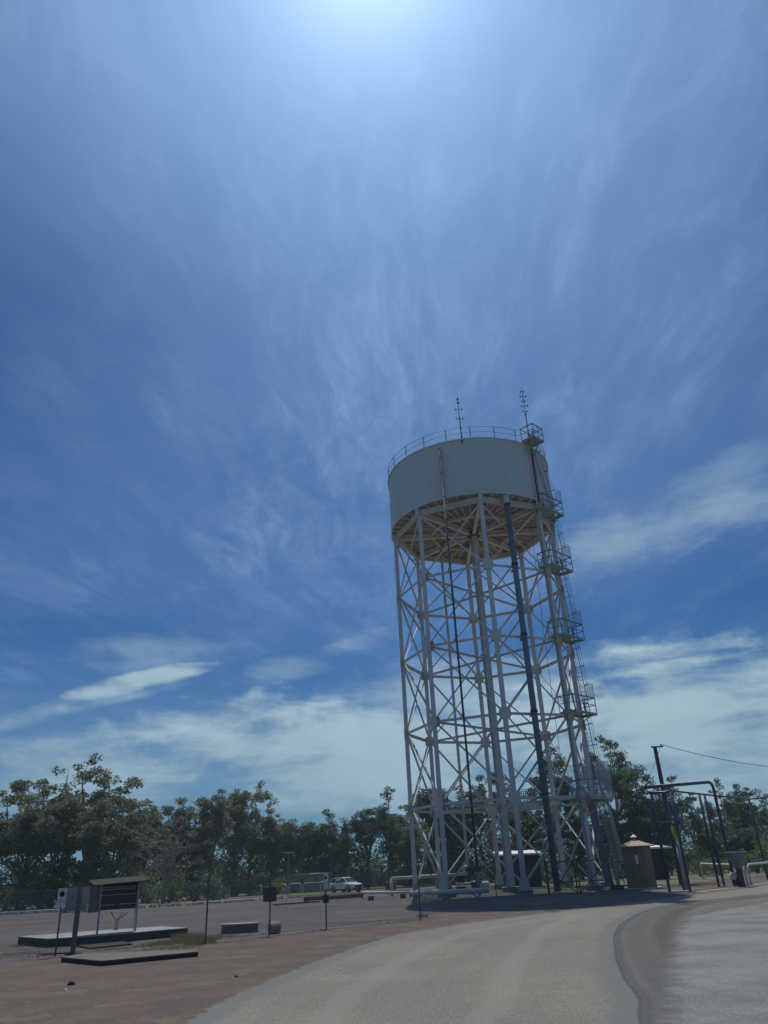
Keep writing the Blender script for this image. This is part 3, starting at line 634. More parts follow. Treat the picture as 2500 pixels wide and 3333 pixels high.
# enclosed lowest ladder: mesh tunnel and a steel anti-climb sheet
e=bpy.data.objects.new('ladder',None); COL.objects.link(e); e.parent=TW; b=pf(2.75,0.6,0.25); e.location=b-Vector((TX,TY,0)); t=pf(1.9,0.4,pz[4])
ax=(t-b).normalized(); m=MB()
for sg in (-1,1): m.beam(b+V*sg*0.24,t+V*sg*0.24,0.03,0.08,V)
for i in range(1,20): m.tube([b+ax*i*0.3-V*0.24,b+ax*i*0.3+V*0.24],0.015,5)
m.build('rungs',MT['rail'],e)
out=U; l=(t-b).length
def cpt(h,a): return b+ax*h+V*(0.42*math.cos(a))+out*(0.42+0.5*math.sin(a))
m=MB(); uvs=[]; A=[R(-40+260*j/12) for j in range(13)]; h0,h1=1.6,l
for i in range(12):
    m.quad(cpt(h0,A[i]),cpt(h0,A[i+1]),cpt(h1,A[i+1]),cpt(h1,A[i])); w=0.2
    uvs+=[(i*w,0),((i+1)*w,0),((i+1)*w,h1-h0),(i*w,h1-h0)]
m.build('mesh_tunnel',MT['cage'],e,uvs=uvs)
for h in (1.6,2.8,4.2,l-0.1):
    m=MB()
    for i in range(12): m.beam(cpt(h,A[i]),cpt(h,A[i+1]),0.012,0.06)
    m.build('hoop',MT['grey'],e)
m=MB().beam(pf(2.15,-0.05,0.3),pf(1.15,0.05,pz[4]-0.1),0.62,0.05,U+V*0.6); m.build('anti_climb_sheet',MT['bluepipe'],e)
m=MB().beam(pf(2.95,0.2,0.2),pf(2.55,0.2,2.3),0.30,0.05,U+V*0.4); m.build('ladder_guard',MT['grey'],e)
# pipes that belong to the tower
dp=(10.62,57.2)
m=MB().tube([(dp[0],dp[1],0.1),(dp[0],dp[1],29.9)],0.235,20); m.build('drain_pipe',MT['bluepipe'],TW,smooth=True)
m=MB()
for z in (29.8,24.3,18.3,12.3,6.4): m.lathe((*dp,z-0.09),[(0.25,0),(0.29,0.01),(0.29,0.17),(0.25,0.18)],20)
for z in (24.0,18.1,12.1,6.2): m.beam((dp[0],dp[1]+0.2,z),(dp[0]-0.15,dp[1]+0.95,z),0.16,0.12)
m.build('pipe_clamps',MT['dark'],TW)
MB().tube([(dp[0],dp[1],29.9),(dp[0],dp[1]+0.05,30.62)],0.28,12).build('pipe_head',MT['white'],TW)
op=(5.22,56.88)
m=MB().tube([(*op,1.9),(*op,35.55)],0.085,12); ov=m.build('overflow_pipe',MT['peel'],TW,smooth=True)
for z in (1.9,7,12.3,16.6,18.4,24.4,30.7,33): MB().lathe((*op,z-0.03),[(0.09,0),(0.125,0.005),(0.125,0.055),(0.09,0.06)],14).build('flange',MT['dark'],ov)
for z in (6.3,12.3,18.3,24.3): MB().beam((*op,z),(op[0]-0.1,op[1]+1.2,z),0.06,0.06).build('bracket',MT['dark'],ov)
m=MB().tube([(*op,0.1),(*op,1.9)],0.09,12); m.build('overflow_pipe_foot',MT['grey'],TW,smooth=True)
MB().lathe((*op,1.55),[(0.1,0),(0.24,0.03),(0.24,0.38),(0.1,0.42)],12).build('valve',MT['dark'],TW)
rp=(5.4,67.06)
m=MB().tube([(*rp,1.9),(*rp,30.6)],0.12,12); m.build('riser_pipe',MT['white'],TW,smooth=True)
ps=[(rp[0]-6.3,rp[1]-0.4,1.28),(rp[0]-0.45,rp[1],1.34)]+[(rp[0]-0.4*math.cos(R(a)),rp[1],1.74-0.4*math.sin(R(a))) for a in (80,60,40,20,0)]+[(*rp,1.95)]
m=MB().tube(ps,0.125,12); m.lathe((*rp,1.85),[(0.12,0),(0.22,0.005),(0.22,0.06),(0.12,0.065)],14)
m.tube([(rp[0]-6.3,rp[1]-0.4,1.28),(rp[0]-6.3,rp[1]-0.4,-0.1)],0.12,10)
m.build('riser_elbow',MT['tank'],TW,smooth=True)
# cable tray and dark cables up the shell near the ladder
m=MB(); ca=R(-47.5); 
for da,r_,wd in ((0,0.10,0.07),(0.035,0.08,0.03)):
    x,y=TX+(RS+r_)*math.cos(ca+da),TY+(RS+r_)*math.sin(ca+da); m.tube([(x,y,30.5),(x,y,35.9)],wd,8)
m.build('cable_run',MT['dark'],TW)
x,y=TX+(RS+0.1)*math.cos(ca-0.035),TY+(RS+0.1)*math.sin(ca-0.035)
MB().beam((x,y,30.2),(x,y,36.0),0.10,0.05).build('cable_tray',MT['white'],TW)
c0=pf(-1.25,-0.9,0)
MB().tube([atY(1727,1690,c0.y+0.5),atY(1770,2060,c0.y+0.5),atY(1826,2476,c0.y+0.5)],0.018,5).build('hanging_cable',MT['dark'],TW)
# bird-spike like fittings on the upper platform rail
def antenna(base,h,bars,label):
    e=bpy.data.objects.new('antenna',None); COL.objects.link(e); e.parent=TW; e.location=Vector(base)-Vector((TX,TY,0)); e['label']=label
    b=Vector(base); m=MB().tube([b,b+Z3*(h*0.55)],0.045,8); m.tube([b+Z3*(h*0.5),b+Z3*h],0.028,8)
    m.build('mast',MT['dark'],e)
    for f,w in bars:
        m=MB(); p=b+Z3*(h*f); m.tube([p-Vector((w,0,0)),p+Vector((w,0,0))],0.018,5)
        for sg in (-1,1):
            q=p+Vector((sg*w,0,0)); m.box(q,(0.09,0.07,0.16)); m.tube([q+Vector((0,-0.12,0.0)),q+Vector((0,0.12,0))],0.02,5)
        m.build('dipole',MT['dark'],e)
    for f in (0.12,0.3,0.5): MB().lathe(b+Z3*(h*f),[(0.05,0),(0.09,0.01),(0.09,0.09),(0.05,0.1)],8).build('clamp',MT['dark'],e)
antenna((7.25,56.50,35.7),5.0,[(0.52,0.30),(0.72,0.28),(0.86,0.06),(0.94,0.05)],'short thin antenna mast on the near tank rim')
antenna(tuple(pf(-1.35,1.10,35.9)),5.9,[(0.56,0.17),(0.66,0.28),(0.75,0.14),(0.84,0.26),(0.93,0.16)],'tall antenna mast with many dipoles above the ladder platform')
m=MB()
for dx,dz in ((-0.5,0.3),(-0.25,0.42),(0.0,0.32),(-0.75,0.05)): m.box(pf(-0.45+dx*0.8,-0.45,31.15+dz*0.7),(0.28,0.12,0.16))
m.beam(pf(-0.5,-0.45,29.9),pf(-0.5,-0.45,31.5),0.06,0.06)
m.build('floodlights',MT['dark'],TW)

# ------------------------------------------------------------------ things at the tower's foot
def at2(x,y,z): p=at(x,y,z); return p
a=at(1150,2928,0.17); b=at(1178,2922,0.17)
pl=thing('brown_pipe','thick rusty brown pipe lying on the yard left of the tower','pipe',(*(atg(992,2932).xy),0))
A_=atg(992,2934); B_=at(1180,2922,0.05)
m=MB().tube([(A_.x,A_.y,A_.z+0.19),(B_.x,B_.y,0.24)],0.17,14); m.build('pipe_body',MT['rust'],pl,smooth=True)
m=MB().lathe((B_.x,B_.y,0.24),[(0.17,-0.05),(0.25,-0.05),(0.25,0.05),(0.17,0.05)],14,axis=(B_.x-A_.x,B_.y-A_.y,0.05)); m.build('flange',MT['dark'],pl)
MB().box((A_.x+0.15,A_.y,A_.z+0.12),(0.42,0.4,0.28)).build('concrete_chock',MT['concdark'],pl)
wp=[Vector((B_.x,B_.y,0.42)),at(1340,2905,0.45),at(1480,2903,0.48),at(1590,2898,0.50)]
pl2=thing('white_pipe','long white pipe raised on blocks crossing the tower foot','pipe',(wp[0].x,wp[0].y,0))
MB().tube(wp[:2],0.09,12).build('pipe_body',MT['conctop'],pl2,smooth=True)
MB().tube(wp[1:],0.16,12).build('pipe_body',MT['tank'],pl2,smooth=True)
for i,(x,y) in enumerate(((1208,2931),(1312,2924))):
    p=atg(x,y); bl=MB().box((p.x,p.y,0.14),(0.42,0.35,0.30)).build('pipe_block',MT['concdark'],None,bevel=0.02); 
    tag(bl,'dark concrete block under the white pipe, '+('the one nearer the parked car' if i==0 else 'the one nearer the tower leg'),'block','blocks under the white pipe')
pump=thing('pump_set','dark pump motor with white pipework between the tower legs','pump',(*(at(1500,2905,0).xy),0))
p=at(1503,2905,0)
MB().box((p.x,p.y+0.4,1.02),(0.62,0.6,0.74)).build('motor_housing',MT['black'],pump,bevel=0.04)
MB().box((p.x,p.y+0.4,0.35),(0.8,0.7,0.14)).build('plinth',MT['concdark'],pump)
m=MB().tube([(p.x-0.62,p.y,1.3),(p.x-0.72,p.y,1.0),(p.x-0.68,p.y,0.72),(p.x-0.45,p.y,0.62),(p.x,p.y,0.6)],0.08,10); m.build('suction_hose',MT['dark'],pump,smooth=True)
MB().tube([(p.x-0.4,p.y-0.02,0.62),(p.x+0.8,p.y-0.02,0.6)],0.12,10).build('delivery_pipe',MT['conctop'],pump,smooth=True)
q=Vector((p.x+1.35,p.y,0))
MB().lathe((q.x-0.25,q.y,0.55),[(0.2,-0.28),(0.27,-0.25),(0.27,0.25),(0.2,0.28)],14,axis=(1,0,0)).build('check_valve',MT['dark'],pump)
MB().lathe((q.x+0.6,q.y,0.5),[(0.2,-0.3),(0.25,-0.25),(0.25,0.25),(0.2,0.3)],14,axis=(1,0.2,0)).build('pipe_joint',MT['conctop'],pump)
sg_=thing('warning_sign','small red and white sign on a dark stand beside the pump','sign',(q.x,q.y-0.4,0))
MB().box((q.x,q.y-0.4,0.85),(0.34,0.25,1.0)).build('stand',MT['dark'],sg_)
bd=MB().box((q.x,q.y-0.4,1.66),(0.40,0.03,0.62)).build('board',MT['sign'],sg_)
MB().lathe((q.x,q.y-0.418,1.78),[(0.15,0),(0.15,-0.006),(0.10,-0.006),(0.10,0)],20,axis=(0,1,0)).build('red_ring',MT['red'],bd)
MB().box((q.x,q.y-0.42,1.47),(0.30,0.008,0.10)).build('text_bar',MT['red'],bd)

# ------------------------------------------------------------------ fence along the verge
fb=[(-7.17,30.33),(-5.2,32.35),(-3.22,34.54),(0.72,37.66)]
fp=[atg(179,3113).xy]+[Vector(q) for q in fb]
corner=[at(1617,2923,0).xy,at(1790,2912,0).xy,at(1886,2909,0).xy]
def fence_post(p,h,label,arm=True,r=0.032):
    e=thing('fence_post',label,'fence post',(p[0],p[1],0),'steel posts of the chain-link fence')
    MB().tube([(p[0],p[1],-0.1),(p[0],p[1],h)],r,8).build('post_tube',MT['post'],e)
    if arm:
        MB().beam((p[0],p[1],h-0.03),(p[0]+0.38,p[1]+0.05,h+0.60),0.035,0.035).build('barbed_wire_arm',MT['post'],e)
    return e
fence_post(fp[0],2.02,'leftmost fence post, carrying the larger white notice',False)
fence_post(fp[1],2.15,'bare fence post beside the dry grass clump')
p3=fence_post(fp[2],2.10,'fence post beside the white drum, carrying a dark sign back')
fence_post(fp[3],2.10,'fence post with the smaller white notice and a dark box')
fence_post(fp[4],2.18,'tall fence post in front of the leftmost tower leg, its foot in the tank shadow')
fence_post(corner[0],2.1,'slim fence post between the middle tower legs')
fence_post(corner[1],2.1,'short-looking fence post near the thick blue pipe')
def chainlink(pts,h,label):
    e=thing('chain_link_fence',label,'fence',(pts[0][0],pts[0][1],0))
    m=MB(); uvs=[]; s=0
    for a,b in zip(pts[:-1],pts[1:]):
        a,b=Vector((a[0],a[1],0)),Vector((b[0],b[1],0)); l=(b-a).length
        m.quad(a+Z3*0.04,b+Z3*0.04,b+Z3*h,a+Z3*h); uvs+=[(s,0),(s+l,0),(s+l,h),(s,h)]; s+=l
    m.build('wire_mesh',MT['chain'],e,uvs=uvs)
    m=MB()
    for z in (0.1,h/2,h-0.02):
        m.tube([(p[0],p[1],z) for p in pts],0.003,4)
    for o_,z in ((0.12,h+0.2),(0.24,h+0.4),(0.36,h+0.58)):
        pass
    m.build('line_wires',MT['post'],e)
    return e
chainlink([(-17.0,27.2)]+[tuple(q) for q in fp],2.0,'chain-link fence along the red verge in front of the yard')
chainlink([tuple(fp[4])]+[tuple(c) for c in corner]+[(13.9,52.9)],2.0,'chain-link fence running back past the tower foot')
# braced corner of the fence
g=thing('braced_fence_corner','dark steel fence corner with crossed braces in front of the ladder leg','fence',(corner[2][0],corner[2][1],0))
cx,cy=corner[2]; xl,xr=cx-2.0,cx+2.2; 
for px_ in (cx-0.08,cx+0.1,xl,xr): MB().tube([(px_,cy,-0.05),(px_,cy,2.1 if px_ not in (xl,) else 2.4)],0.045,8).build('post_tube',MT['dark'],g)
for z in (0.72,1.95): MB().tube([(xl,cy,z),(xr,cy,z)],0.032,8).build('rail',MT['dark'],g)
for a,b in (((xl,1.5),(cx-0.1,0.05)),((cx-0.2,1.9),(xl+0.3,0.05)),((cx+0.1,0.05),(xr-0.1,1.9)),((cx+0.1,1.6),(cx+1.5,0.05))):
    MB().tube([(a[0],cy-0.03,a[1]),(b[0],cy-0.03,b[1])],0.03,8).build('brace',MT['dark'],g)
# notices on the posts
def notice(p,zt,w,h,label,big):
    e=thing('notice_sign',label,'sign',(p[0],p[1]-0.05,zt-h),'white notices on the fence')
    yv=p[1]-0.05
    bd=MB().box((p[0],yv,zt-h/2),(w,0.006,h)).build('board',MT['sign'],e)
    c=(p[0],yv-0.004,zt-h*0.30)
    MB().lathe(c,[(w*0.34,0),(w*0.34,-0.004),(w*0.28,-0.004),(w*0.28,0)],24,axis=(0,1,0)).build('ring',mat('faded_red',(0.52,0.36,0.38)),bd)
    y2=yv-0.009
    m=MB().box((p[0]-w*0.10,y2,c[2]),(w*0.09,0.004,w*0.34)).box((p[0]-0.0,y2,c[2]+w*0.13),(w*0.16,0.004,w*0.08)).box((p[0]+w*0.11,y2,c[2]-w*0.02),(w*0.10,0.004,w*0.16)).box((p[0]+w*0.05,y2,c[2]-w*0.13),(w*0.09,0.004,w*0.10))
    m.build('pictogram',MT['black'],bd)
    textmesh('NO',w*0.26,MT['dark'],'lettering',bd,(p[0],y2,zt-h*0.60),(1,0,0),(0,0,1))
    textmesh('SMOKING',w*0.18,MT['dark'],'lettering',bd,(p[0],y2,zt-h*0.71),(1,0,0),(0,0,1))
    m=MB().lathe((p[0],y2,zt-0.06),[(0.014,0),(0.014,-0.01)],8,axis=(0,1,0)).lathe((p[0],y2,zt-h+0.07),[(0.014,0),(0.014,-0.01)],8,axis=(0,1,0)); m.build('bolts',MT['dark'],bd)
    return e
notice((fp[0].x,fp[0].y),2.03,0.30,0.60,'larger white no-smoking notice on the leftmost fence post',True)
notice((fp[3].x,fp[3].y),2.08,0.20,0.62,'smaller white no-smoking notice in front of the parked car',False)
tag(MB().box((fp[3].x,fp[3].y-0.06,1.10),(0.24,0.08,0.30)).build('junction_box',MT['dark'],None,bevel=0.01),'small dark box on the fence post below the smaller notice','box')
tag(MB().box((fp[2].x,fp[2].y-0.06,1.42),(0.52,0.02,0.50)).build('sign_panel',mat('grimy_sign_back',(0.06,0.065,0.07),(0.10,0.10,0.11),6),None,bevel=0.004),'dark square sign panel on the fence post beside the pale drum','sign')
tp=atg(236,3107)
gp=thing('gate_post','thick grey steel gate post beside the larger notice','gate post',tp)
MB().hsec((tp.x,tp.y,-0.05),(tp.x,tp.y,2.03),0.16,0.16,0.015,(0.3,-1,0)).build('column',MT['doorgrey'],gp)
MB().box((tp.x,tp.y,0.02),(0.34,0.34,0.04)).build('foot_plate',MT['concdark'],gp)
MB().beam((tp.x,tp.y,0.05),(tp.x-1.1,tp.y+0.1,0.05),0.06,0.04).build('sill_bar',MT['dark'],gp)
# slabs
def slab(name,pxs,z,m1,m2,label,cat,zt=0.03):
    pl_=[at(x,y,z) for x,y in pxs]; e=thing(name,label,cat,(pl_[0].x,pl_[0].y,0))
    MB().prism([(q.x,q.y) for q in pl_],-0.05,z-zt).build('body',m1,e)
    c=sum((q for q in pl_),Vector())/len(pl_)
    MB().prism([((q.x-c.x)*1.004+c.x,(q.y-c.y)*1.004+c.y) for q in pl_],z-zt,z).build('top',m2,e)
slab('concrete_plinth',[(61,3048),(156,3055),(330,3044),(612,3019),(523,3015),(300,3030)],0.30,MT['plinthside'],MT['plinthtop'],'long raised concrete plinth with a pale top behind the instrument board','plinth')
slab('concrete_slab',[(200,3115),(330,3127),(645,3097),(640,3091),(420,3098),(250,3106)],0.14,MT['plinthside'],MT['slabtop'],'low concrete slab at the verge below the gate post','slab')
slab('board_shadow_slab',[(250,3076),(292,3085),(430,3071),(400,3062),(300,3066)],0.05,MT['concdark'],MT['concdark'],'thin slab coloured as the dark shadow under the instrument board','slab',0.02)  # dark colour stands for the shadow below the board
# instrument board under its little roof
p1=atg(312,3069); p2=atg(437,3058)
ib=thing('instrument_board','roofed instrument board on two steel posts behind the fence','instrument board',p1)
dx=(p2-p1).normalized(); dn=Vector((dx.y,-dx.x,0)); 
for p in (p1,p2): MB().beam(p,p+Z3*2.05,0.07,0.07,dx).build('post',MT['grey'],ib)
a=p1-dx*0.45; b=p2+dx*0.12
MB().box((p1+p2)/2+dn*-0.32+Z3*1.62,((p2-p1).length+0.1,0.03,1.0),(dx,dn,Z3)).build('back_panel',MT['black'],ib)
MB().box(p1-dx*0.22+dn*-0.12+Z3*1.58,(0.40,0.03,1.02),(dx,dn,Z3)).build('side_door',MT['doorgrey'],ib)
MB().box(p2+dn*-0.16+Z3*1.6,(0.03,0.36,0.95),(dx,dn,Z3)).build('side_panel',MT['dark'],ib)
c=(p1+p2)/2; m=MB().add([c+dx*x+dn*y+Z3*z for x,y,z in ((-1.15,0.45,2.02),(1.05,0.45,2.10),(1.05,-0.65,2.28),(-1.15,-0.65,2.20),(-1.15,0.45,2.06),(1.05,0.45,2.14),(1.05,-0.65,2.32),(-1.15,-0.65,2.24))],[(3,2,1,0),(4,5,6,7),(0,1,5,4),(1,2,6,5),(2,3,7,6),(3,0,4,7)])
m.build('roof',mat('mossy_board_roof',(0.065,0.055,0.042),(0.040,0.038,0.030),4,0.95),ib)
for z in (1.30,1.66,1.86): MB().beam(p1+Z3*z+dn*-0.26,p2+Z3*z+dn*-0.26,0.04,0.04).build('rail',MT['grey'],ib)
m=MB()
for k in range(5):
    q=p1+dx*(0.25+0.24*k)+dn*-0.28+Z3*(1.42+0.1*math.sin(k*2.3)); m.box(q,(0.16,0.10,0.2),(dx,dn,Z3))
m.build('instruments',MT['black'],ib)
MB().tube([p2-dx*0.10+Z3*0.25,p2-dx*0.06+Z3*1.2],0.012,6).build('conduit',MT['steel'],ib)
yp=atg(375,3053); st=thing('hose_stand','short grey stand with forked thin pipes below the board','pipe stand',yp)
MB().tube([yp,yp+Z3*0.66],0.075,10).build('column',MT['grey'],st)
for q in (((-0.3,0,1.0)),((0.22,0,0.95)),((0.42,0.05,0.92))): MB().tube([yp+Z3*0.64,yp+Vector((q[0]*0.5,0,0.78)),yp+Vector(q)],0.018,6).build('branch_pipe',MT['dark'],st)
wpz=atg(420,3046); tag(MB().tube([wpz+Vector((-0.2,0,0.18)),wpz+Vector((0.2,0.03,0.18))],0.055,10).build('white_canister',MT['conctop'],None,smooth=True),'small white canister lying below the board','canister')
q=wpz; m=MB().box(q+Vector((0.0,0.02,0.07)),(0.5,0.3,0.11)).box(q+Vector((-0.32,0.05,0.05)),(0.3,0.25,0.1)); tag(m.build('low_pump',MT['black'],None,bevel=0.02),'dark low pump under the white canister','pump')
# trough and drum
c=atg(780,3036); m=MB(); n=20
pr=[]
for i in range(n): a=2*math.pi*i/n; pr.append((c.x+0.82*abs(math.cos(a))**0.6*(1 if math.cos(a)>0 else -1),c.y+0.35*math.sin(a)))
tr=thing('trough','long low grey concrete trough behind the fence','trough',c)
MB().prism([(c.x+(x-c.x)*0.94,c.y+(y-c.y)*0.94) for x,y in pr],-0.02,0.30).build('basin',MT['slabtop'],tr)
MB().prism(pr,0.30,0.345).build('rim',MT['plinthtop'],tr)
c=atg(889,3040); dr=thing('drum','short white drum lying on its side at the fence post foot','drum',c)
MB().lathe(c+Vector((-0.15,-0.05,0.21)),[(0.20,0),(0.215,0.02),(0.215,0.40),(0.20,0.42)],20,axis=(1,0.5,0)).build('shell',MT['conc'],dr)
MB().lathe(c+Vector((-0.16,-0.055,0.21)),[(0.17,-0.004),(0.17,0.0)],20,axis=(1,0.5,0)).build('lid',MT['conc'],dr)

# ------------------------------------------------------------------ middle distance
def hoop(a,b,h,r,m,label,group,name='pipe_barrier'):
    a,b=Vector(a),Vector(b); d=(b-a).normalized(); l=(b-a).length; rc=min(0.4,l/3); e=thing(name,label,'barrier',a,group)
    pts=[a,a+Z3*(h-rc)]+[a+d*(rc-rc*math.cos(R(t)))+Z3*(h-rc+rc*math.sin(R(t))) for t in (18,36,54,72,90)]
    pts+=[b-d*(rc-rc*math.cos(R(t)))+Z3*(h-rc+rc*math.sin(R(t))) for t in (90,72,54,36,18)]+[b+Z3*(h-rc),b]
    MB().tube(pts,r,8).build('bent_pipe',m,e,smooth=True)
    for q_ in (a,b): MB().lathe(q_,[(r*2.2,0),(r*2.2,0.05)],10).build('footing',MT['conc'],e)
HG='bent pipe barriers at the yard edge'
for x0,x1,lab in ((816,850,'leftmost bent pipe barrier, behind the dark sign panel'),(893,931,'second bent pipe barrier from the left, left of the benches'),(940,980,'third bent pipe barrier, behind the left blue bench'),(986,1044,'widest bent pipe barrier, behind the right blue bench'),(1046,1058,'narrow end-on pipe barrier left of the smaller notice')):
    a=atg(x0,2916-(x0-816)*0.03-2); b=atg(x1,2917-(x1-816)*0.05); 
    if x0==1046: a=atg(1044,2902); b=atg(1056,2911)
    hoop(a,b,1.2,0.065,MT['conctop'],lab,HG)
for x0,x1,y,lab in ((955,996,2908,'blue bench left of the wide barrier'),(1012,1036,2905,'shorter blue bench in front of the wide barrier')):
    a=atg(x0,y); b=atg(x1,y); e=thing('bench',lab,'bench',a,'blue benches by the barriers'); d=(b-a).normalized()
    MB().beam(a+Z3*0.52,b+Z3*0.52,0.35,0.06).build('seat',MT['blue'],e)
    for q in (a+d*0.15,b-d*0.15): MB().box(q+Z3*0.24,(0.08,0.3,0.5)).build('leg',MT['dark'],e)
pk=[atg(890,2947),atg(1040,2936)]
tag(MB().beam(pk[0]+Z3*0.05,pk[1]+Z3*0.05,0.30,0.08).build('plank',MT['wood'],None),'long brown timber plank lying on the yard','plank')
# solar lamp
sp_=atg(937,2916); hs=hfor(sp_,2776)
e=thing('solar_lamp','solar street lamp with a flat panel in front of the trees','street lamp',sp_)
MB().tube([sp_,sp_+Z3*hs],0.05,8).build('pole',MT['grey'],e)
MB().box(sp_+Z3*(hs+0.03)+Vector((0.1,0,0)),(1.0,0.9,0.09)).build('solar_panel',MT['conctop'],e)  # pale colour paints in the panel's sunlit edge
m=MB().beam(sp_+Z3*(hs-0.5),sp_+Z3*(hs-0.3)+Vector((0.55,0,0)),0.04,0.04); m.build('arm',MT['grey'],e)
MB().box(sp_+Z3*(hs-0.26)+Vector((0.65,0,0)),(0.35,0.16,0.07)).build('lamp_head',MT['conctop'],e)
# low building behind the barriers
def bld(name,x0,x1,ybase,zw,depth,wall,roofm,label,cat,wins=0,pitch=0.25,ov=0.4):
    a=atg(x0,ybase); b=atg(x1,ybase); b.y=a.y=(a.y+b.y)/2; z0=gz(a.y)-0.1; e=thing(name,label,cat,(a.x,a.y,z0))
    MB().prism([(a.x,a.y),(b.x,a.y),(b.x,a.y+depth),(a.x,a.y+depth)],z0,z0+zw).build('wall',wall,e)
    m=MB(); n=int((b.x-a.x+2*ov)/0.4); 
    for i in range(n):
        x=a.x-ov+i*0.4; zz=0.03 if i%2 else 0.0
        m.add([(x,a.y-ov,z0+zw+zz),(x+0.4,a.y-ov,z0+zw+0.03-zz),(x+0.4,a.y+depth+ov,z0+zw+pitch*depth+0.03-zz),(x,a.y+depth+ov,z0+zw+pitch*depth+zz)],[(0,1,2,3)])
    m.build('roof',roofm,e)
    MB().box(((a.x+b.x)/2,a.y-ov-0.02,z0+zw-0.03),(b.x-a.x+2*ov,0.03,0.14)).build('fascia',roofm,e)
    for i in range(wins):
        x=a.x+(b.x-a.x)*(i+1)/(wins+1); w=MB().box((x,a.y-0.03,z0+zw*0.62),(0.7,0.05,0.8)).build('window',MT['conc'],e); MB().box((x,a.y-0.062,z0+zw*0.62),(0.58,0.02,0.68)).build('pane',MT['glass'],w)
    return e
bld('site_office',955,1062,2904,2.35,4,MT['wallgrey'],MT['conc'],'low grey-green site office behind the benches','building',2,0.05)
bld('store_shed',1640,1790,2888,2.75,4,MT['shedwall'],MT['roofsheet'],'white-roofed shed seen between the middle tower legs','shed',0,0.08,0.7)
bld('store_shed',2070,2244,2864,2.75,4,MT['shedwall'],MT['roofsheet'],'white-roofed shed behind the round hut','shed',0,0.06,0.7)
# skip / bin
p=atg(1273,2897); e=thing('site_bin','brown bin with an orange lid right of the parked car','bin',p)
MB().box(p+Z3*0.42,(1.25,0.7,0.8)).build('tub',MT['wood'],e,bevel=0.03)
MB().box(p+Z3*0.88,(1.4,0.8,0.08)).build('lid',MT['orange'],e)
nb=MB().box(p+Z3*0.62+Vector((0.05,-0.37,0)),(0.34,0.02,0.62)).build('notice_board',MT['sign'],e)
MB().box(p+Z3*0.78+Vector((0.05,-0.385,0)),(0.26,0.01,0.16)).build('red_band',MT['red'],nb)
# pale storage cabinet far left
p=atg(250,2968); e=thing('storage_cabinet','pale weathered storage cabinet beyond the gate post','cabinet',p); d=Vector((0.97,0.22,0)); n_=Vector((0.22,-0.97,0))
MB().box(p+Z3*0.95,(2.0,1.0,1.7),(d,n_,Z3)).build('body',MT['wallgrey'],e,bevel=0.03)
MB().box(p+Z3*1.83,(2.15,1.15,0.07),(d,n_,Z3)).build('lid',MT['dark'],e)
MB().box(p+n_*0.51-d*0.55+Z3*0.95,(0.75,0.03,1.4),(d,n_,Z3)).build('door',MT['conc'],e)
for k in (-0.9,0.9): MB().box(p+d*k+Z3*0.05,(0.15,0.9,0.12),(d,n_,Z3)).build('skid',MT['dark'],e)
p=atg(287,2968); e=thing('marker_block','short pale marker block with a dark band by the cabinet','marker',p)
MB().box(p+Z3*0.28,(0.28,0.28,0.56)).build('block',MT['conctop'],e); MB().box(p+Z3*0.42,(0.29,0.29,0.04)).build('band',MT['dark'],e)
# rear fence with shade cloth
a=atg(1062,2896); ry=a.y+5
e=thing('screened_fence','dark shade-cloth fence behind the parked car and tower foot','fence',(a.x,ry,gz(ry)))
xs_=[a.x+1+3.0*i for i in range(11)]
m=MB()
for i in range(len(xs_)-1): m.box(((xs_[i]+xs_[i+1])/2,ry+0.02*(i%2),gz(ry)+1.05),(3.0,0.012,2.0))
m.build('shade_cloth',MT['shade'],e)
for x in xs_: MB().tube([(x,ry-0.06,gz(ry)-0.1),(x,ry-0.06,gz(ry)+2.25)],0.035,6).build('post',MT['post'],e)
MB().tube([(xs_[0],ry-0.06,gz(ry)+2.2),(xs_[-1],ry-0.06,gz(ry)+2.2)],0.025,6).build('top_rail',MT['steel'],e)
p=atY(1099,2820,ry-2); e=thing('white_post','thin white post standing behind the parked car','post',(p.x,p.y,gz(p.y)))
MB().tube([(p.x,p.y,gz(p.y)-0.1),p],0.05,8).build('shaft',MT['conctop'],e)
MB().tube([p,atY(996,2834,ry-1)],0.05,8).build('boom',MT['conc'],e)

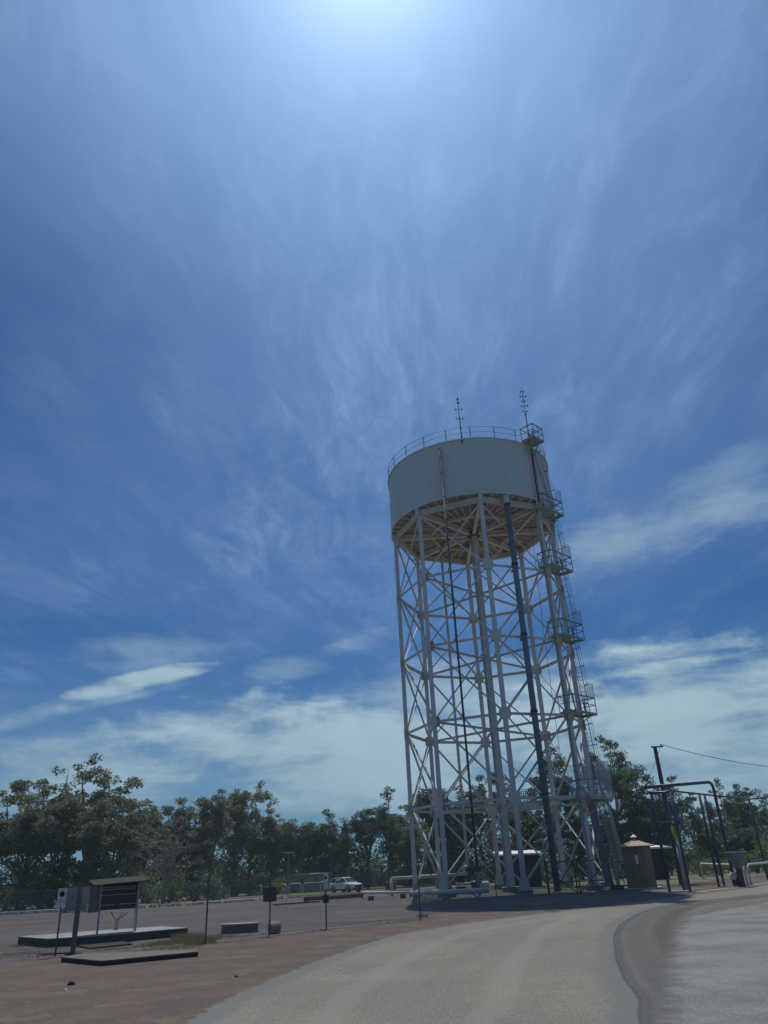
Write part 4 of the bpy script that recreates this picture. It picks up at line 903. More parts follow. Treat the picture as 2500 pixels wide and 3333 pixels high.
# ------------------------------------------------------------------ parked car
def car():
    c0=atg(1127,2905); h=Vector((0.70,-0.714,0)); s=Vector((0.714,0.70,0)); e=thing('parked_car','white four-wheel-drive car parked behind the smaller notice','car',c0)
    T=lambda x,y,z:c0+h*x+s*y+Z3*z
    K=0.93
    def loft(secs,name,m,parent=e,bev=0.0,sm=False):
        mb_=MB(); n=len(secs[0])
        for sec in secs: mb_.v+=[tuple(T(x*K,y*K,z*K)) for x,y,z in sec]
        for i in range(len(secs)-1):
            for k in range(n): mb_.f.append((i*n+k,i*n+(k+1)%n,(i+1)*n+(k+1)%n,(i+1)*n+k))
        mb_.f.append(tuple(range(n-1,-1,-1))); mb_.f.append(tuple((len(secs)-1)*n+k for k in range(n)))
        return mb_.build(name,m,parent,smooth=sm,bevel=bev)
    def sec(x,zb,zt,w,tw):
        return [(x,-w,zb+0.08),(x,-w*1.0,zb+0.45),(x,-w*0.98,zt-0.10),(x,-tw,zt),(x,tw,zt),(x,w*0.98,zt-0.10),(x,w,zb+0.45),(x,w,zb+0.08),(x,w*0.85,zb),(x,-w*0.85,zb)]
    loft([sec(-2.30,0.45,1.05,0.80,0.72),sec(-2.2,0.35,1.12,0.90,0.80),sec(-1.2,0.33,1.14,0.93,0.84),sec(0.6,0.33,1.12,0.93,0.84),sec(0.9,0.33,1.12,0.93,0.82),sec(1.9,0.36,1.02,0.91,0.76),sec(2.22,0.42,0.92,0.84,0.66),sec(2.32,0.5,0.80,0.76,0.6)],'body',MT['car'],sm=False,bev=0.02)
    loft([[(x,-w,z0),(x,-w2,z1),(x,w2,z1),(x,w,z0)] for x,w,z0,w2,z1 in ((-2.2,0.78,1.10,0.70,1.16),(-2.0,0.80,1.10,0.66,1.62),(-1.2,0.84,1.10,0.68,1.72),(-0.2,0.84,1.10,0.68,1.74),(0.35,0.83,1.10,0.66,1.66),(1.15,0.78,1.08,0.70,1.12))],'cabin',MT['car'],bev=0.02)
    for sg in (-1,1):
        for x0,x1,x0t,x1t in ((-1.95,-1.15,-1.8,-1.12),(-1.08,-0.2,-1.05,-0.18),(-0.12,0.85,-0.1,0.25)):
            mb_=MB(); mb_.add([T(x*K,sg*y*K,z*K) for x,y,z in ((x0,0.835,1.16),(x1,0.835,1.16),(x1t,0.705,1.62),(x0t,0.705,1.58))],[(0,1,2,3)] if sg>0 else [(3,2,1,0)]); mb_.build('side_window',MT['glass'],e)
    MB().add([T(x*K,y*K,z*K) for x,y,z in ((1.09,-0.70,1.16),(1.09,0.70,1.16),(0.40,0.62,1.655),(0.40,-0.62,1.655))],[(0,1,2,3)]).build('windscreen',MT['glass'],e)
    # wheels
    for x in (-1.42,1.42):
        for sg in (-1,1):
            ww=MB().lathe(T(x*K,sg*0.80*K,0.37*K),[(0.30*K,-0.12),(0.37*K,-0.10),(0.37*K,0.10),(0.30*K,0.12)],20,axis=s).build('wheel',MT['black'],e)
            MB().lathe(T(x*K,sg*0.80*K,0.37*K),[(0.20*K,-0.13),(0.22*K,-0.125),(0.22*K,0.125),(0.20*K,0.13)],14,axis=s).build('rim',MT['steel'],ww)
    # arches
    for x in (-1.42,1.42):
        for sg in (-1,1):
            mb_=MB(); ps=[T((x+0.46*math.cos(R(t)))*K,sg*0.94*K,(0.37+0.46*math.sin(R(t)))*K) for t in range(-10,191,20)]; mb_.tube(ps,0.045,6); mb_.build('wheel_arch',MT['black'],e)
    MB().box(T(2.30*K,0,0.72*K),(0.08,1.15*K,0.26),(h,s,Z3)).build('grille',MT['black'],e)
    MB().box(T(2.30*K,0,0.46*K),(0.10,1.5*K,0.16),(h,s,Z3)).build('bumper',MT['black'],e,bevel=0.02)
    for sg in (-1,1): MB().box(T(2.14*K,sg*0.70*K,0.90*K),(0.22,0.30,0.10),(h,s,Z3)).build('headlight',MT['lamp'],e,bevel=0.02)
    for sg in (-1,1): MB().box(T(0.75*K,sg*1.0*K,1.18*K),(0.12,0.2,0.14),(h,s,Z3)).build('mirror',MT['car'],e,bevel=0.02)
    for sg in (-1,1): MB().tube([T(-1.8*K,sg*0.6*K,1.80*K),T(0.1*K,sg*0.6*K,1.82*K)],0.02,6).build('roof_rail',MT['dark'],e)
    MB().box(T(-1.75*K,0,1.84*K),(0.45,0.9,0.08),(h,s,Z3)).build('roof_box',MT['dark'],e)
    for sg in (-1,1): MB().box(T(0,sg*0.95*K,0.36*K),(2.0,0.06,0.07),(h,s,Z3)).build('side_step',MT['black'],e)
car()

# ------------------------------------------------------------------ right side
hp=atg(2092,2892); 
e=thing('round_hut','tan rendered octagonal pump hut with a flat conical roof','hut',hp)
he=hfor(hp,2752)-0.03; r=1.04
MB().lathe(hp,[(r,0),(r,he)],8,a0=R(10)).build('wall',MT['hut'],e)
rf=MB().lathe(hp+Z3*he,[(r+0.28,-0.05),(r+0.30,0.0),(0.30,0.34),(0.16,0.38)],8,a0=R(10)).build('roof',MT['hutroof'],e)
MB().lathe(hp+Z3*(he+0.34),[(0.17,0),(0.17,0.24)],12).build('vent_stub',MT['hut'],rf)
MB().lathe(hp+Z3*(he+0.56),[(0.23,0),(0.24,0.03),(0.02,0.19)],12).build('vent_cap',MT['roofsheet'],rf)
d8=Vector((math.cos(R(-102.5)),math.sin(R(-102.5)),0)); tt=Vector((-d8.y,d8.x,0))
fa=hp+d8*(r*math.cos(R(22.5))+0.01)-tt*0.12
nb=MB().box(fa+Z3*1.85,(0.17,0.02,0.55),(tt,d8,Z3)).build('notice',MT['sign'],e)
MB().box(fa+Z3*1.42,(0.10,0.08,0.14),(tt,d8,Z3)).build('padlock_box',MT['dark'],e)
MB().tube([fa+Z3*1.35+d8*0.02,fa+Z3*0.6+tt*0.1+d8*0.02,fa+Z3*0.05+tt*0.12+d8*0.02],0.015,6).build('conduit',MT['dark'],e)
MB().tube([fa+Z3*2.1+d8*0.02,fa+Z3*2.4-tt*0.02+d8*0.02,fa+Z3*(he-0.05)+tt*0.1+d8*0.02],0.018,6).build('conduit',MT['dark'],e)
MB().lathe(hp,[(r+0.28,-0.05),(r+0.28,0.07)],8,a0=R(10)).build('apron',MT['conctop'],e)
p=atg(2010,2897); tag(MB().box(p+Z3*0.12,(0.85,0.5,0.26)).build('valve_pit',MT['dark'],None,bevel=0.02),'dark low valve pit box between the tower ladder and the hut','valve pit')
# blue standpipe gantry
V1=at(2181,2906,0); V2=at(2228,2902,0); V3=at(2247,2904,0); V4=at(2341,2887,0); V4b=at(2358,2886,0); V5=at(2394,2884,0)
e=thing('pipe_gantry','dark blue overhead filling pipe gantry right of the hut','pipe gantry',V1)
H0=5.62
def col_(p,h,r=0.085,m=MT['navy']): MB().tube([p,p+Z3*h],r,10).build('upright',m,e,smooth=True)
for p,h in ((V1,H0),(V2,H0),(V3,H0),(V4,H0),(V4b,H0-0.05)): col_(p,h)
h5=hfor(V5,2545)
tp1=V1+Z3*(hfor(V1,2562)); tp5=V5+Z3*h5
dd=(tp1-tp5).normalized(); 
ps=[V5,V5+Z3*(h5-0.45)]+[V5+Z3*(h5-0.45+0.45*math.sin(R(t)))+dd*(0.45-0.45*math.cos(R(t))) for t in (22,45,67,90)]+[tp1+Vector((-0.3,-0.05,0))]
MB().tube(ps,0.10,10).build('overhead_pipe',MT['navy'],e,smooth=True)
MB().tube([V1+Z3*(H0+0.02)-dd*-0.3,V2+Z3*(H0+0.02),V3+Z3*H0],0.09,10).build('header_pipe',MT['navy'],e,smooth=True)
q1=at(2437,2601,H0); q2=at(2560,2590,H0)
MB().tube([V2+Z3*(H0+0.15),q1,q2],0.065,10).build('header_pipe',MT['bluepipe'],e,smooth=True)
MB().tube([q1,Vector((q1.x,q1.y,0))],0.085,10).build('upright',MT['navy'],e,smooth=True)
MB().beam(V1+Z3*3.9,V3+Z3*3.9,0.04,0.04).build('tie_bar',MT['steel'],e)
MB().beam(V1+Z3*0.05,V3+Z3*0.05,0.35,0.10).build('base_strip',MT['conctop'],e)
MB().beam(V4+Z3*0.05,V4b+Z3*0.05,0.30,0.10).build('base_strip',MT['conctop'],e)
MB().tube([V2+Z3*0.1+Vector((0.12,-0.1,0)),V2+Z3*2.6+Vector((0.1,-0.1,0))],0.13,12).build('grey_sleeve',MT['grey'],e,smooth=True)
# yellow curved sign wrapped on the upright
yc=V2+Vector((0.12,-0.12,0)); m=MB()
zs=[2.75,2.95,3.15,3.35,3.55,3.7]; prof=[(0.05,0.02),(0.12,0.10),(0.14,0.05),(0.13,0.0),(0.11,-0.03),(0.05,-0.02)]
ob=V2+Vector((0.02,-0.20,0)); lft=[(0.10,2.70),(-0.06,2.95),(-0.13,3.25),(-0.15,3.55),(-0.09,3.72)]; rgt=[(0.03,3.60),(0.04,3.30),(0.10,3.10),(0.22,2.95),(0.20,2.75)]
pol=lft+rgt; vs=[ob+Vector((x,0,z)) for x,z in pol]; vs2=[v+Vector((0,0.03,0)) for v in vs]; n=len(pol)
m.add(vs+vs2,[tuple(range(n)),tuple(range(2*n-1,n-1,-1))]+[(i,(i+1)%n,n+(i+1)%n,n+i) for i in range(n)])
ys_=m.build('yellow_marker',MT['yellow'],e)
MB().beam(ob+Vector((-0.06,-0.01,3.35)),ob+Vector((0.05,-0.01,2.98)),0.05,0.01).build('black_stripe',MT['black'],ys_)
# hopper and pump behind the barrier
b=at(2418,2886,0); e=thing('hopper','dark funnel hopper on a column behind the white barriers','hopper',b)
MB().lathe(b+Z3*1.05,[(0.18,0),(0.30,0.1),(0.66,0.85),(0.68,0.95),(0.60,0.97)],16).build('funnel',MT['bluepipe'],e)
MB().tube([b,b+Z3*1.1],0.19,10).build('column',MT['dark'],e)
MB().tube([b+Vector((-0.2,0,0.9)),b+Vector((0.3,0,2.3))],0.03,6).build('lever',MT['dark'],e)
b=at(2402,2886,0); e=thing('pump','small dark pump with a pale cowl beside the white barrier','pump',b)
MB().box(b+Z3*0.35,(0.50,0.4,0.6)).build('body',MT['dark'],e,bevel=0.05)
MB().lathe(b+Vector((-0.2,-0.1,0.62)),[(0.18,-0.12),(0.22,-0.1),(0.22,0.1),(0.18,0.12)],14,axis=(0,1,0)).build('cowl',MT['conctop'],e)
hoop(at(2290,2862,0),at(2435,2883,0),1.2,0.065,MT['conctop'],'white bent pipe barrier in front of the gantry','white barriers at the right','white_barrier')
hoop(at(2447,2882,0),at(2640,2850,0),1.22,0.065,MT['conctop'],'white bent pipe barrier cut by the right picture edge','white barriers at the right','white_barrier')
# utility pole with wires
up_=atY(2200,2870,60); up_=Vector((up_.x,60,0))
best=None
for i in range(400):
    x=14+i*0.02; hh=hfor((x,60,0),2431); d_=abs(pix((x,60,hh))[0]-2131)
    if best is None or d_<best[0]: best=(d_,x,hh)
ux,uh=best[1],best[2]
e=thing('utility_pole','dark utility pole with wires rising behind the pipe gantry','utility pole',(ux,60,0))
MB().tube([(ux,60,0),(ux,60,uh)],[0.19,0.14],10).build('pole',MT['dark'],e)
MB().box((ux+0.18,60,uh),(0.95,0.12,0.10)).build('crossarm',MT['dark'],e)
MB().lathe((ux+0.5,60,uh+0.05),[(0.05,0),(0.07,0.08),(0.04,0.14)],8).build('insulator',MT['conc'],e)
def sag(a,b,s,n=14):
    a,b=Vector(a),Vector(b); return [a.lerp(b,i/n)-Z3*(s*4*(i/n)*(1-i/n)) for i in range(n+1)]
wE=atY(2640,2508,64)
tag(MB().tube(sag((ux+0.5,60,uh+0.16),wE,0.35),0.022,5).build('overhead_wire',MT['dark']),'overhead wire sagging right from the utility pole','wire','wires from the utility pole')
wl=atY(2080,2590,68); tag(MB().tube(sag((ux+0.45,60,uh),wl,0.2),0.014,5).build('overhead_wire',MT['dark']),'thin wire running down left from the utility pole','wire','wires from the utility pole')

# ------------------------------------------------------------------ trees
def leafcloud(mb,c,rx,rz,n,size,rnd):
    for _ in range(n):
        while True:
            d=Vector((rnd.uniform(-1,1),rnd.uniform(-1,1),rnd.uniform(-1,1)))
            if 0.02<d.length<1: break
        d=d*(0.55+0.45*rnd.random())/max(d.length,0.4)*d.length**0.5
        p=Vector((c[0]+d.x*rx,c[1]+d.y*rx,c[2]+d.z*rz)); s=size*rnd.uniform(0.6,1.3)
        a=Vector((rnd.gauss(0,1),rnd.gauss(0,1),rnd.gauss(0,0.6)-0.5)).normalized(); b=a.cross(Vector((rnd.gauss(0,1),rnd.gauss(0,1),rnd.gauss(0,1)))).normalized()
        mb.add([p-a*s,p+b*s*0.45,p+a*s,p-b*s*0.45],[(0,1,2,3)])
def make_tree(seed,label,leaf,bark,shape,n_clump,leafn=62,size=0.16,bare=False):
    leafn=int(leafn*1.9); size*=0.74; n_clump=int(n_clump*1.15)
    """10 m tree: trunk forks into limbs, every limb end carries leaf clumps"""
    rnd=random.Random(seed); e=thing('tree',label,'tree',(0,-400,0),'trees behind the yard'); org=Vector((0,-400,0))
    w=MB(); lf=MB(); lean=Vector((rnd.uniform(-.04,.04),rnd.uniform(-.04,.04),0))
    H=shape['fork']; tr=[org+Vector((lean.x*z+0.08*math.sin(z*1.3+seed),lean.y*z,z)) for z in [H*i/5 for i in range(6)]]
    w.tube(tr,[0.20-0.06*i/5 for i in range(6)],8)
    tops=[]
    nl=shape['limbs']
    for i in range(nl):
        a=2*math.pi*(i+rnd.random()*0.7)/nl; st=tr[-1] if i%2 else tr[-2].lerp(tr[-1],rnd.random())
        reach=shape['w']*rnd.uniform(0.35,1.0); zt=(shape['z0']+(shape['z1']-shape['z0'])*rnd.random()**0.6)*(1-0.22*(reach/shape['w'])**2)+ (10-shape['z1'])*(1 if i==0 else rnd.random()*0.7)
        if i==0: reach*=0.3; zt=9.3
        end=org+Vector((math.cos(a)*reach,math.sin(a)*reach,zt)); mid=st.lerp(end,0.5)+Vector((math.cos(a)*0.3,math.sin(a)*0.3,-0.2+rnd.uniform(-.3,.3)))
        w.tube([st,st.lerp(mid,0.5)+Vector((rnd.gauss(0,.08),rnd.gauss(0,.08),0.05)),mid,mid.lerp(end,0.5)+Vector((rnd.gauss(0,.12),rnd.gauss(0,.12),0.1)),end],[0.10,0.08,0.06,0.04,0.015],6)
        tops.append((mid,end))
        for j in range(3 if not bare else 7):
            s0=mid.lerp(end,rnd.random()*0.9); e0=s0+Vector((rnd.gauss(0,.8),rnd.gauss(0,.8),rnd.uniform(0.2,1.0)))*(1.0 if not bare else 1.25)
            w.tube([s0,s0.lerp(e0,0.5)+Vector((0,0,-0.08)),e0],[0.035,0.022,0.008],5); tops.append((s0,e0))
            if bare:
                for _ in range(3):
                    s1=s0.lerp(e0,rnd.uniform(.3,.95)); w.tube([s1,s1+Vector((rnd.gauss(0,.35),rnd.gauss(0,.35),rnd.uniform(-.05,.5)))],[0.014,0.005],4)
    for i in range(n_clump):
        m_,e_=rnd.choice(tops); c=m_.lerp(e_,rnd.uniform(0.35,1.1))+Vector((rnd.gauss(0,.28),rnd.gauss(0,.28),rnd.gauss(0,.22)))
        r_=rnd.uniform(0.38,0.85)*shape.get('cs',1); leafcloud(lf,c,r_,r_*0.62,int(leafn*r_*1.3),size,rnd)
    for i in range(shape.get('low',0)):
        a=rnd.random()*6.28; rr_=shape['w']*rnd.uniform(0.1,1.0); c=org+Vector((math.cos(a)*rr_,math.sin(a)*rr_,rnd.uniform(0.8,shape['z0']+1)))
        r_=rnd.uniform(0.5,1.0); leafcloud(lf,c,r_,r_*0.8,int(leafn*r_*1.2),size,rnd)
    w.build('trunk',bark,e); 
    if lf.v: lf.build('crown',leaf,e)
    return e
full=dict(fork=2.6,limbs=11,w=2.8,z0=4.2,z1=9.0,low=34,cs=1.1)
airy=dict(fork=3.8,limbs=8,w=2.4,z0=5.6,z1=8.9,low=6,cs=0.85)
lobed=dict(fork=3.0,limbs=8,w=1.8,z0=4.6,z1=9.1,low=24,cs=1.0)
PR={}
PR['fd']=[make_tree(11,'x',MT['leafdark'],MT['bark'],full,120),make_tree(12,'x',MT['leafdark'],MT['bark'],full,110),make_tree(13,'x',MT['leafmid'],MT['bark'],full,115)]
PR['fo']=[make_tree(21,'x',MT['leafolive'],MT['bark'],full,125),make_tree(22,'x',MT['leafolive'],MT['bark'],full,120)]
PR['ad']=[make_tree(31,'x',MT['leafdark'],MT['palebark'],airy,62,56,0.15),make_tree(32,'x',MT['leafdark'],MT['palebark'],airy,58,56,0.15),make_tree(33,'x',MT['leafmid'],MT['palebark'],airy,60,56,0.15)]
PR['ao']=[make_tree(41,'x',MT['leafolive'],MT['palebark'],airy,75,58,0.15)]
PR['lo']=[make_tree(51,'x',MT['leafolive'],MT['bark'],lobed,95,60,0.15),make_tree(52,'x',MT['leafolive'],MT['bark'],lobed,90,60,0.15)]
PR['ld']=[make_tree(53,'x',MT['leafdark'],MT['bark'],lobed,90,60,0.15),make_tree(54,'x',MT['leafdark'],MT['bark'],lobed,95,60,0.15)]
PR['ba']=[make_tree(61,'x',MT['leafbrown'],mat('dry_grey_bark',(0.27,0.24,0.20),(0.17,0.15,0.13),4,0.9),dict(fork=2.2,limbs=11,w=3.2,z0=4.0,z1=8.6,low=0,cs=0.8),46,26,0.14,bare=True)]
used=set(); cnt={}
# px of crown top, row of crown top, distance, width factor, kind, label
TREES=[
 (20,2548,88,1.2,'ao','airy olive gum at the left picture edge with feathery top'),
 (-70,2590,84,1.4,'fo','olive tree cut by the left picture edge'),
 (110,2600,86,1.3,'fo','broad olive tree between the left edge gum and the tallest left tree'),
 (262,2462,92,1.15,'ao','tallest tree at the left, its rounded top standing above the rest'),
 (215,2560,88,1.4,'fo','dense olive tree under the tallest left tree, on its left side'),
 (330,2540,90,1.2,'fo','dense olive tree just right of the tallest left tree'),
 (395,2566,86,1.2,'fo','flat-topped olive tree right of the tall left group'),
 (440,2562,90,1.0,'ao','pale-limbed olive tree at the right shoulder of the left group'),
 (490,2612,96,0.8,'lo','small pointed tree left of the bare tree'),
 (585,2605,98,1.2,'fo','rounded olive tree behind the bare branching tree'),
 (640,2650,100,1.2,'fo','low olive tree filling the gap right of the bare tree'),
 (695,2562,97,0.75,'lo','left lobe tree of the tall pair right of the bare tree'),
 (770,2552,97,0.95,'lo','middle tree of the tall group right of the bare tree'),
 (822,2547,99,0.8,'ao','tall narrow olive tree with open top left of the solar lamp'),
 (885,2640,100,1.2,'fo','mid-height olive tree above the leftmost barrier'),
 (935,2655,104,1.2,'fo','low olive tree behind the solar lamp'),
 (1000,2648,104,1.0,'fd','dark tree above the site office, left one'),
 (1055,2637,104,1.0,'ld','dark tree above the site office, with the small raised top'),
 (1115,2656,102,1.0,'fd','dark low tree directly above the parked car'),
 (1190,2607,100,0.95,'ld','dark round-topped tree right of the parked car'),
 (1262,2567,102,0.85,'ld','tall dark tree left of the leftmost tower leg'),
 (1320,2620,98,1.1,'fd','dark tree behind the leftmost tower leg'),
 (1392,2534,106,0.9,'ld','dark tree with twin top behind the two left tower legs'),
 (1450,2538,104,0.9,'fd','dark tree behind the second tower leg from the left'),
 (1498,2560,106,0.9,'ld','dark tree left of the tower centre column'),
 (1548,2528,108,0.8,'ad','airy dark gum behind the thin overflow pipe'),
 (1585,2514,104,0.9,'ad','airy gum just left of the centre column'),
 (1648,2516,106,0.9,'ad','airy gum just right of the centre column'),
 (1700,2600,104,1.2,'fd','mid-green tree filling low between centre column and blue pipe'),
 (1778,2440,100,0.85,'ad','tall gum behind the thick blue pipe'),
 (1835,2450,104,0.7,'ad','slim gum between the blue pipe and the ladder leg'),
 (1860,2600,100,1.3,'fd','dense tree behind the ladder leg'),
 (1958,2384,98,0.85,'ad','tallest gum at the right of the ladder'),
 (2006,2415,102,0.7,'ad','gum with open crown just right of the tallest right gum'),
 (2050,2510,98,0.9,'ad','leafy gum above the hut, left one'),
 (1985,2610,96,1.3,'fd','dense dark tree between ladder and hut'),
 (2095,2560,100,1.2,'fd','dense tree directly above the hut roof'),
 (2128,2548,102,0.8,'ad','gum left of the utility pole'),
 (2175,2532,100,0.8,'ad','gum crossed by the utility pole'),
 (2235,2580,104,1.0,'ad','gum behind the uprights of the gantry'),
 (2295,2612,100,1.3,'fd','low dense tree behind the gantry'),
 (2338,2528,102,0.8,'ad','gum whose crown stands over the gantry elbow'),
 (2385,2556,104,0.9,'ad','gum right of the gantry elbow'),
 (2425,2562,102,0.9,'ad','gum second from the right picture edge'),
 (2480,2580,100,1.0,'ad','gum at the right picture edge'),
 (2400,2680,92,1.2,'fd','low bushy tree behind the white barriers'),
 (2540,2600,96,1.3,'fd','dense tree mostly cut by the right picture edge'),
]
for (x,y,D,wf,kd,lab) in TREES:
    # foot: the ground point under the crown top at that distance (verticals lean in the picture)
    if 720<x<1700: D=D+17
    elif 1700<=x<2300: D=D+6
    p=atY(x,y,D); z0=gz(D); h=p.z-z0
    i=cnt.get(kd,0); cnt[kd]=i+1; src=PR[kd][i%len(PR[kd])]
    rz=random.random()*6.28 if (kd,i%len(PR[kd])) in used else 0.0
    s=h/9.75; sx=s*wf if wf>1 else s*(0.55+0.45*wf)
    if s<0.75: sx=max(sx,0.8*wf)
    if (kd,i%len(PR[kd])) not in used:
        used.add((kd,i%len(PR[kd]))); src.location=(p.x,D,z0); src.rotation_euler=(0,0,rz); src.scale=(sx,sx,s); src['label']=lab
    else: dup(src,(p.x,D,z0),rz,(sx,sx,s),lab)
for kd in PR:
    for k,src in enumerate(PR[kd]):
        if (kd,k) not in used and kd!='ba':
            for c in list(src.children): bpy.data.objects.remove(c)
            bpy.data.objects.remove(src)
bt=PR['ba'][0]; p=atY(545,2660,80); bt.location=(p.x+0.3,80,gz(80)); bt.scale=(1.15,1.15,(p.z-gz(80))/9.3); bt['label']='nearly bare tree with pale spreading branches in front of the left tree line'
# shrubs
def make_shrub(seed,leaf,label):
    rnd=random.Random(seed); e=thing('shrub',label,'shrub',(0,-500,0),'shrubs at the foot of the tree line'); lf=MB(); w=MB(); o=Vector((0,-500,0))
    for i in range(26):
        a=rnd.random()*6.28; r_=rnd.random()**0.5*1.2; c=o+Vector((math.cos(a)*r_,math.sin(a)*r_,rnd.uniform(0.3,1.9)*(1-0.25*r_))); q=rnd.uniform(0.3,0.6); leafcloud(lf,c,q,q*0.8,int(80*q),0.10,rnd)
        if i%3==0: w.tube([o+Vector((0,0,0)),o.lerp(c,0.6)+Vector((0,0,0.2)),c],[0.05,0.03,0.01],5)
    w.build('stem',MT['bark'],e); lf.build('foliage',leaf,e); return e
SH=[make_shrub(1,MT['leafdark'],'x'),make_shrub(2,MT['leafmid'],'x'),make_shrub(3,MT['leafolive'],'x'),make_shrub(4,MT['leafyellow'],'x')]
SL=[(20,2900,80,1.6,0,'dark shrub at the left picture edge behind the pale road'),(85,2850,82,1.9,1,'green shrub left of the larger notice'),(150,2880,84,1.5,0,'dark shrub behind the larger notice'),
 (215,2835,86,1.8,0,'dark shrub behind the storage cabinet'),(330,2830,84,1.9,2,'olive shrub behind the board roof'),(490,2835,84,1.7,1,'green shrub right of the board roof'),(560,2820,82,1.2,3,'yellow-green shrub below the bare tree'),
 (640,2830,83,1.9,0,'dark shrub behind the bare fence post'),(700,2850,85,1.6,0,'dark shrub right of the bare fence post'),(770,2830,88,1.6,2,'olive shrub left of the leftmost barrier'),(860,2830,92,1.4,1,'green shrub above the second barrier'),
 (905,2845,94,1.2,3,'yellow-green shrub left of the solar lamp'),(1150,2820,101,1.6,0,'dark shrub behind the car roof'),(1330,2830,101,1.7,0,'dark shrub behind the leftmost tower leg'),(1440,2830,100,1.6,0,'dark shrub behind the second tower leg'),
 (1560,2825,100,1.6,0,'dark shrub behind the pump set'),(1770,2790,84,1.8,1,'green shrub left of the thick blue pipe foot'),(1850,2820,88,1.6,0,'dark shrub behind the ladder leg foot'),(2000,2790,80,1.6,0,'dark shrub left of the hut'),
 (2270,2790,78,1.7,1,'green shrub behind the gantry feet'),(2330,2785,80,1.7,1,'green shrub between gantry and hopper'),(2440,2720,82,1.4,3,'yellow-green shrub above the hopper'),(2480,2770,80,1.8,1,'green shrub at the right picture edge')]
us=set()
for i,(x,y,D,wf,k,lab) in enumerate(SL):
    if 740<x<1700: D=max(D+14,111)
    p=atY(x,y,D); z0=gz(D); h=max(1.4,p.z-z0); s=h/2.05
    sc_=(min(s*1.2,wf*1.0+0.3),)*2+(s,)
    if k not in us: us.add(k); SH[k].location=(p.x,D,z0); SH[k].scale=sc_; SH[k]['label']=lab
    else: dup(SH[k],(p.x,D,z0),i*1.7,sc_,lab)
# far wood behind the separate trees: one mass nobody could count
rnd=random.Random(5); lf=MB()
for i in range(1500):
    x=rnd.uniform(-62,62); y=rnd.uniform(124,136); z=gz(y)+rnd.uniform(0.3,7.0 if x<8 else 7.5)*rnd.random()**0.35
    q=rnd.uniform(1.0,1.7); leafcloud(lf,(x,y,z),q,q*0.75,26,0.34,rnd)
tag(lf.build('distant_wood',MT['leafdark']),kind='stuff')
# grass tufts, stones
rnd=random.Random(9); g=MB()
def tuft(cx,cy,r,n,h):
    for _ in range(n):
        a=rnd.random()*6.28; q=r*rnd.random()**0.6; x=cx+math.cos(a)*q*1.5; y=cy+math.sin(a)*q; b=gz(y); t=rnd.uniform(0.4,1.0)*h; w=0.008; l=Vector((rnd.gauss(0,.3),rnd.gauss(0,.3),1))*t
        g.add([(x-w,y,b),(x+w,y,b),(x+l.x,y+l.y,b+l.z)],[(0,1,2)])
for x,y,r,n,h in ((610,3060,0.45,700,0.32),(560,3072,0.5,400,0.22),(650,3072,0.4,400,0.25),(500,3078,0.5,260,0.15),(690,3058,0.3,200,0.2),(230,3072,0.4,200,0.12),(100,3078,0.6,300,0.12),(560,3088,0.7,250,0.10),(375,3092,0.5,120,0.08),(70,3105,0.6,200,0.10),(1375,2986,0.2,120,0.25),(720,3052,0.4,150,0.16),(2300,2880,0.9,500,0.2),(2240,2884,0.8,300,0.2),(160,3108,0.3,120,0.12)):
    p=atg(x,y); tuft(p.x,p.y,r,n,h)
tag(g.build('grass_tufts',MT['grass']),kind='stuff')
g=MB()
def stone(x,y,s):
    b=gz(y); vs=[]; n=6
    for k in range(n): a=2*math.pi*k/n+rnd.random()*.5; q=s*rnd.uniform(.7,1.1); vs.append((x+math.cos(a)*q,y+math.sin(a)*q,b-0.01))
    for k in range(n): a=2*math.pi*k/n+rnd.random()*.5; q=s*rnd.uniform(.4,.7); vs.append((x+math.cos(a)*q,y+math.sin(a)*q,b+s*rnd.uniform(.5,.9)))
    g.add(vs,[tuple(range(n,2*n))]+[(k,(k+1)%n,n+(k+1)%n,n+k) for k in range(n)])
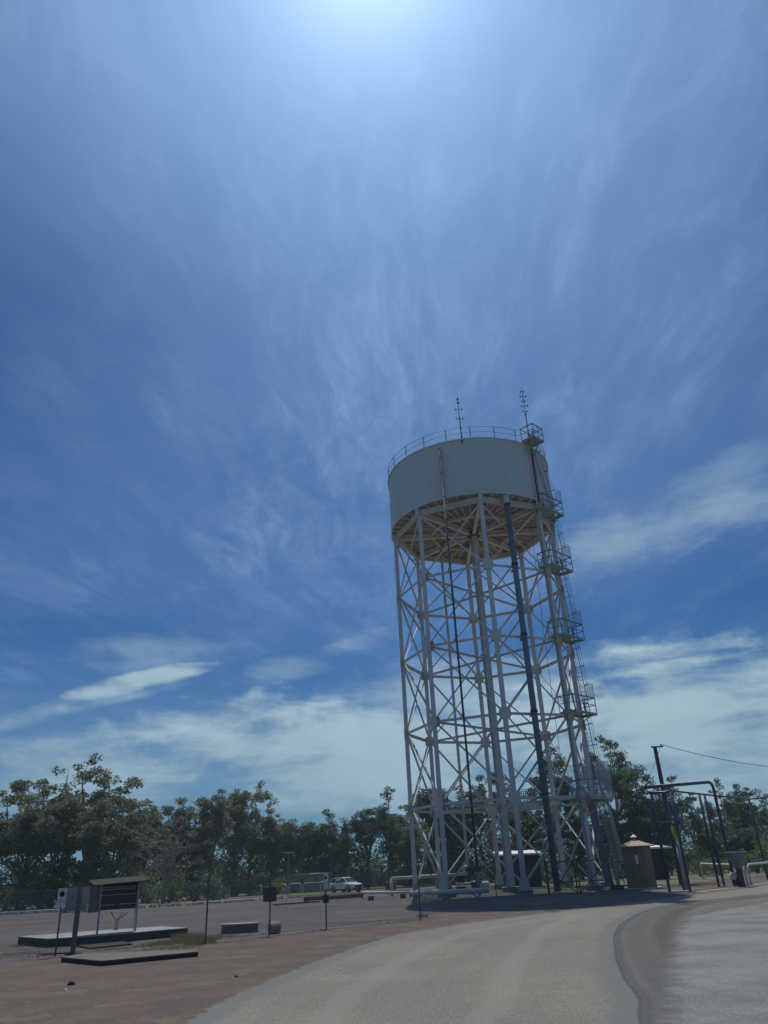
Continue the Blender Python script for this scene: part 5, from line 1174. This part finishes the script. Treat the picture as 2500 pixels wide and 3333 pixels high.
for _ in range(420):     # rubble edging of the pale road
    t=rnd.random(); e0,e1=((-60,66),(-33,68.6)) if t<.15 else ((-33,68.6),(-20,69.5)) if t<.4 else ((-20,69.5),(-14,72.5)) if t<.6 else ((-14,72.5),(-8,77.5)) if t<.8 else ((-8,77.5),(0,79.5))
    f=rnd.random(); stone(e0[0]+(e1[0]-e0[0])*f+rnd.gauss(0,.2),e0[1]+(e1[1]-e0[1])*f+rnd.gauss(0,.5),rnd.uniform(.06,.22))
for _ in range(260):     # loose stones along the fence line
    f=rnd.random(); a=Vector((-16,25.5)).lerp(Vector((1,38)),f); stone(a.x+rnd.gauss(0,.5),a.y+rnd.gauss(0,.6)-0.3,rnd.uniform(.01,.05))
for _ in range(300):
    x=rnd.uniform(-9,14); y=rnd.uniform(7,44); stone(x,y,rnd.uniform(.006,.018))
tag(g.build('loose_stones',MT['conc']),kind='stuff')
tag(MB().prism([(x+0,y) for x,y in ((-22.5,68.9),(-22.6,69.3),(-41.5,68.4),(-41.4,68.0))],0.0,0.22).build('kerb',MT['conctop']),'low pale kerb wall at the far left behind the fence','kerb')

for (x,y,sz,m_k,lab) in ((232,3206,0.10,'black','dark lump of rock on the red verge at the left'),(213,3224,0.05,'conctop','small pale chip on the verge just below the dark rock'),(770,3180,0.05,'concdark','small dark stone on the verge between slab and road'),(1105,3155,0.035,'conctop','tiny pale stone near the road edge below the smaller notice')):
    p=at(x,y,0.006); b=MB(); b.lathe((p.x,p.y,0),[(sz,0),(sz*0.9,sz*0.5),(sz*0.45,sz*0.85)],7); b.v=[(v[0]+random.uniform(-.2,.2)*sz,v[1]+random.uniform(-.2,.2)*sz,v[2]) for v in b.v]; tag(b.build('rock',MT[m_k]),lab,'rock')
# ------------------------------------------------------------------ haze box added to lift dark tones like windscreen veil
hzb=MB().box((0,130,21.5),(420,330,46)); hzm=bpy.data.materials.new('veil_volume'); hzm.use_nodes=True; ht=hzm.node_tree; ht.nodes.clear()
ho=ht.nodes.new('ShaderNodeOutputMaterial'); hv=ht.nodes.new('ShaderNodeVolumePrincipled'); hv.inputs['Color'].default_value=(0.68,0.88,0.90,1); hv.inputs['Density'].default_value=0.00048; hv.inputs['Anisotropy'].default_value=0.2
ht.links.new(hv.outputs[0],ho.inputs['Volume'])
tag(hzb.build('veil_haze',hzm),kind='stuff')
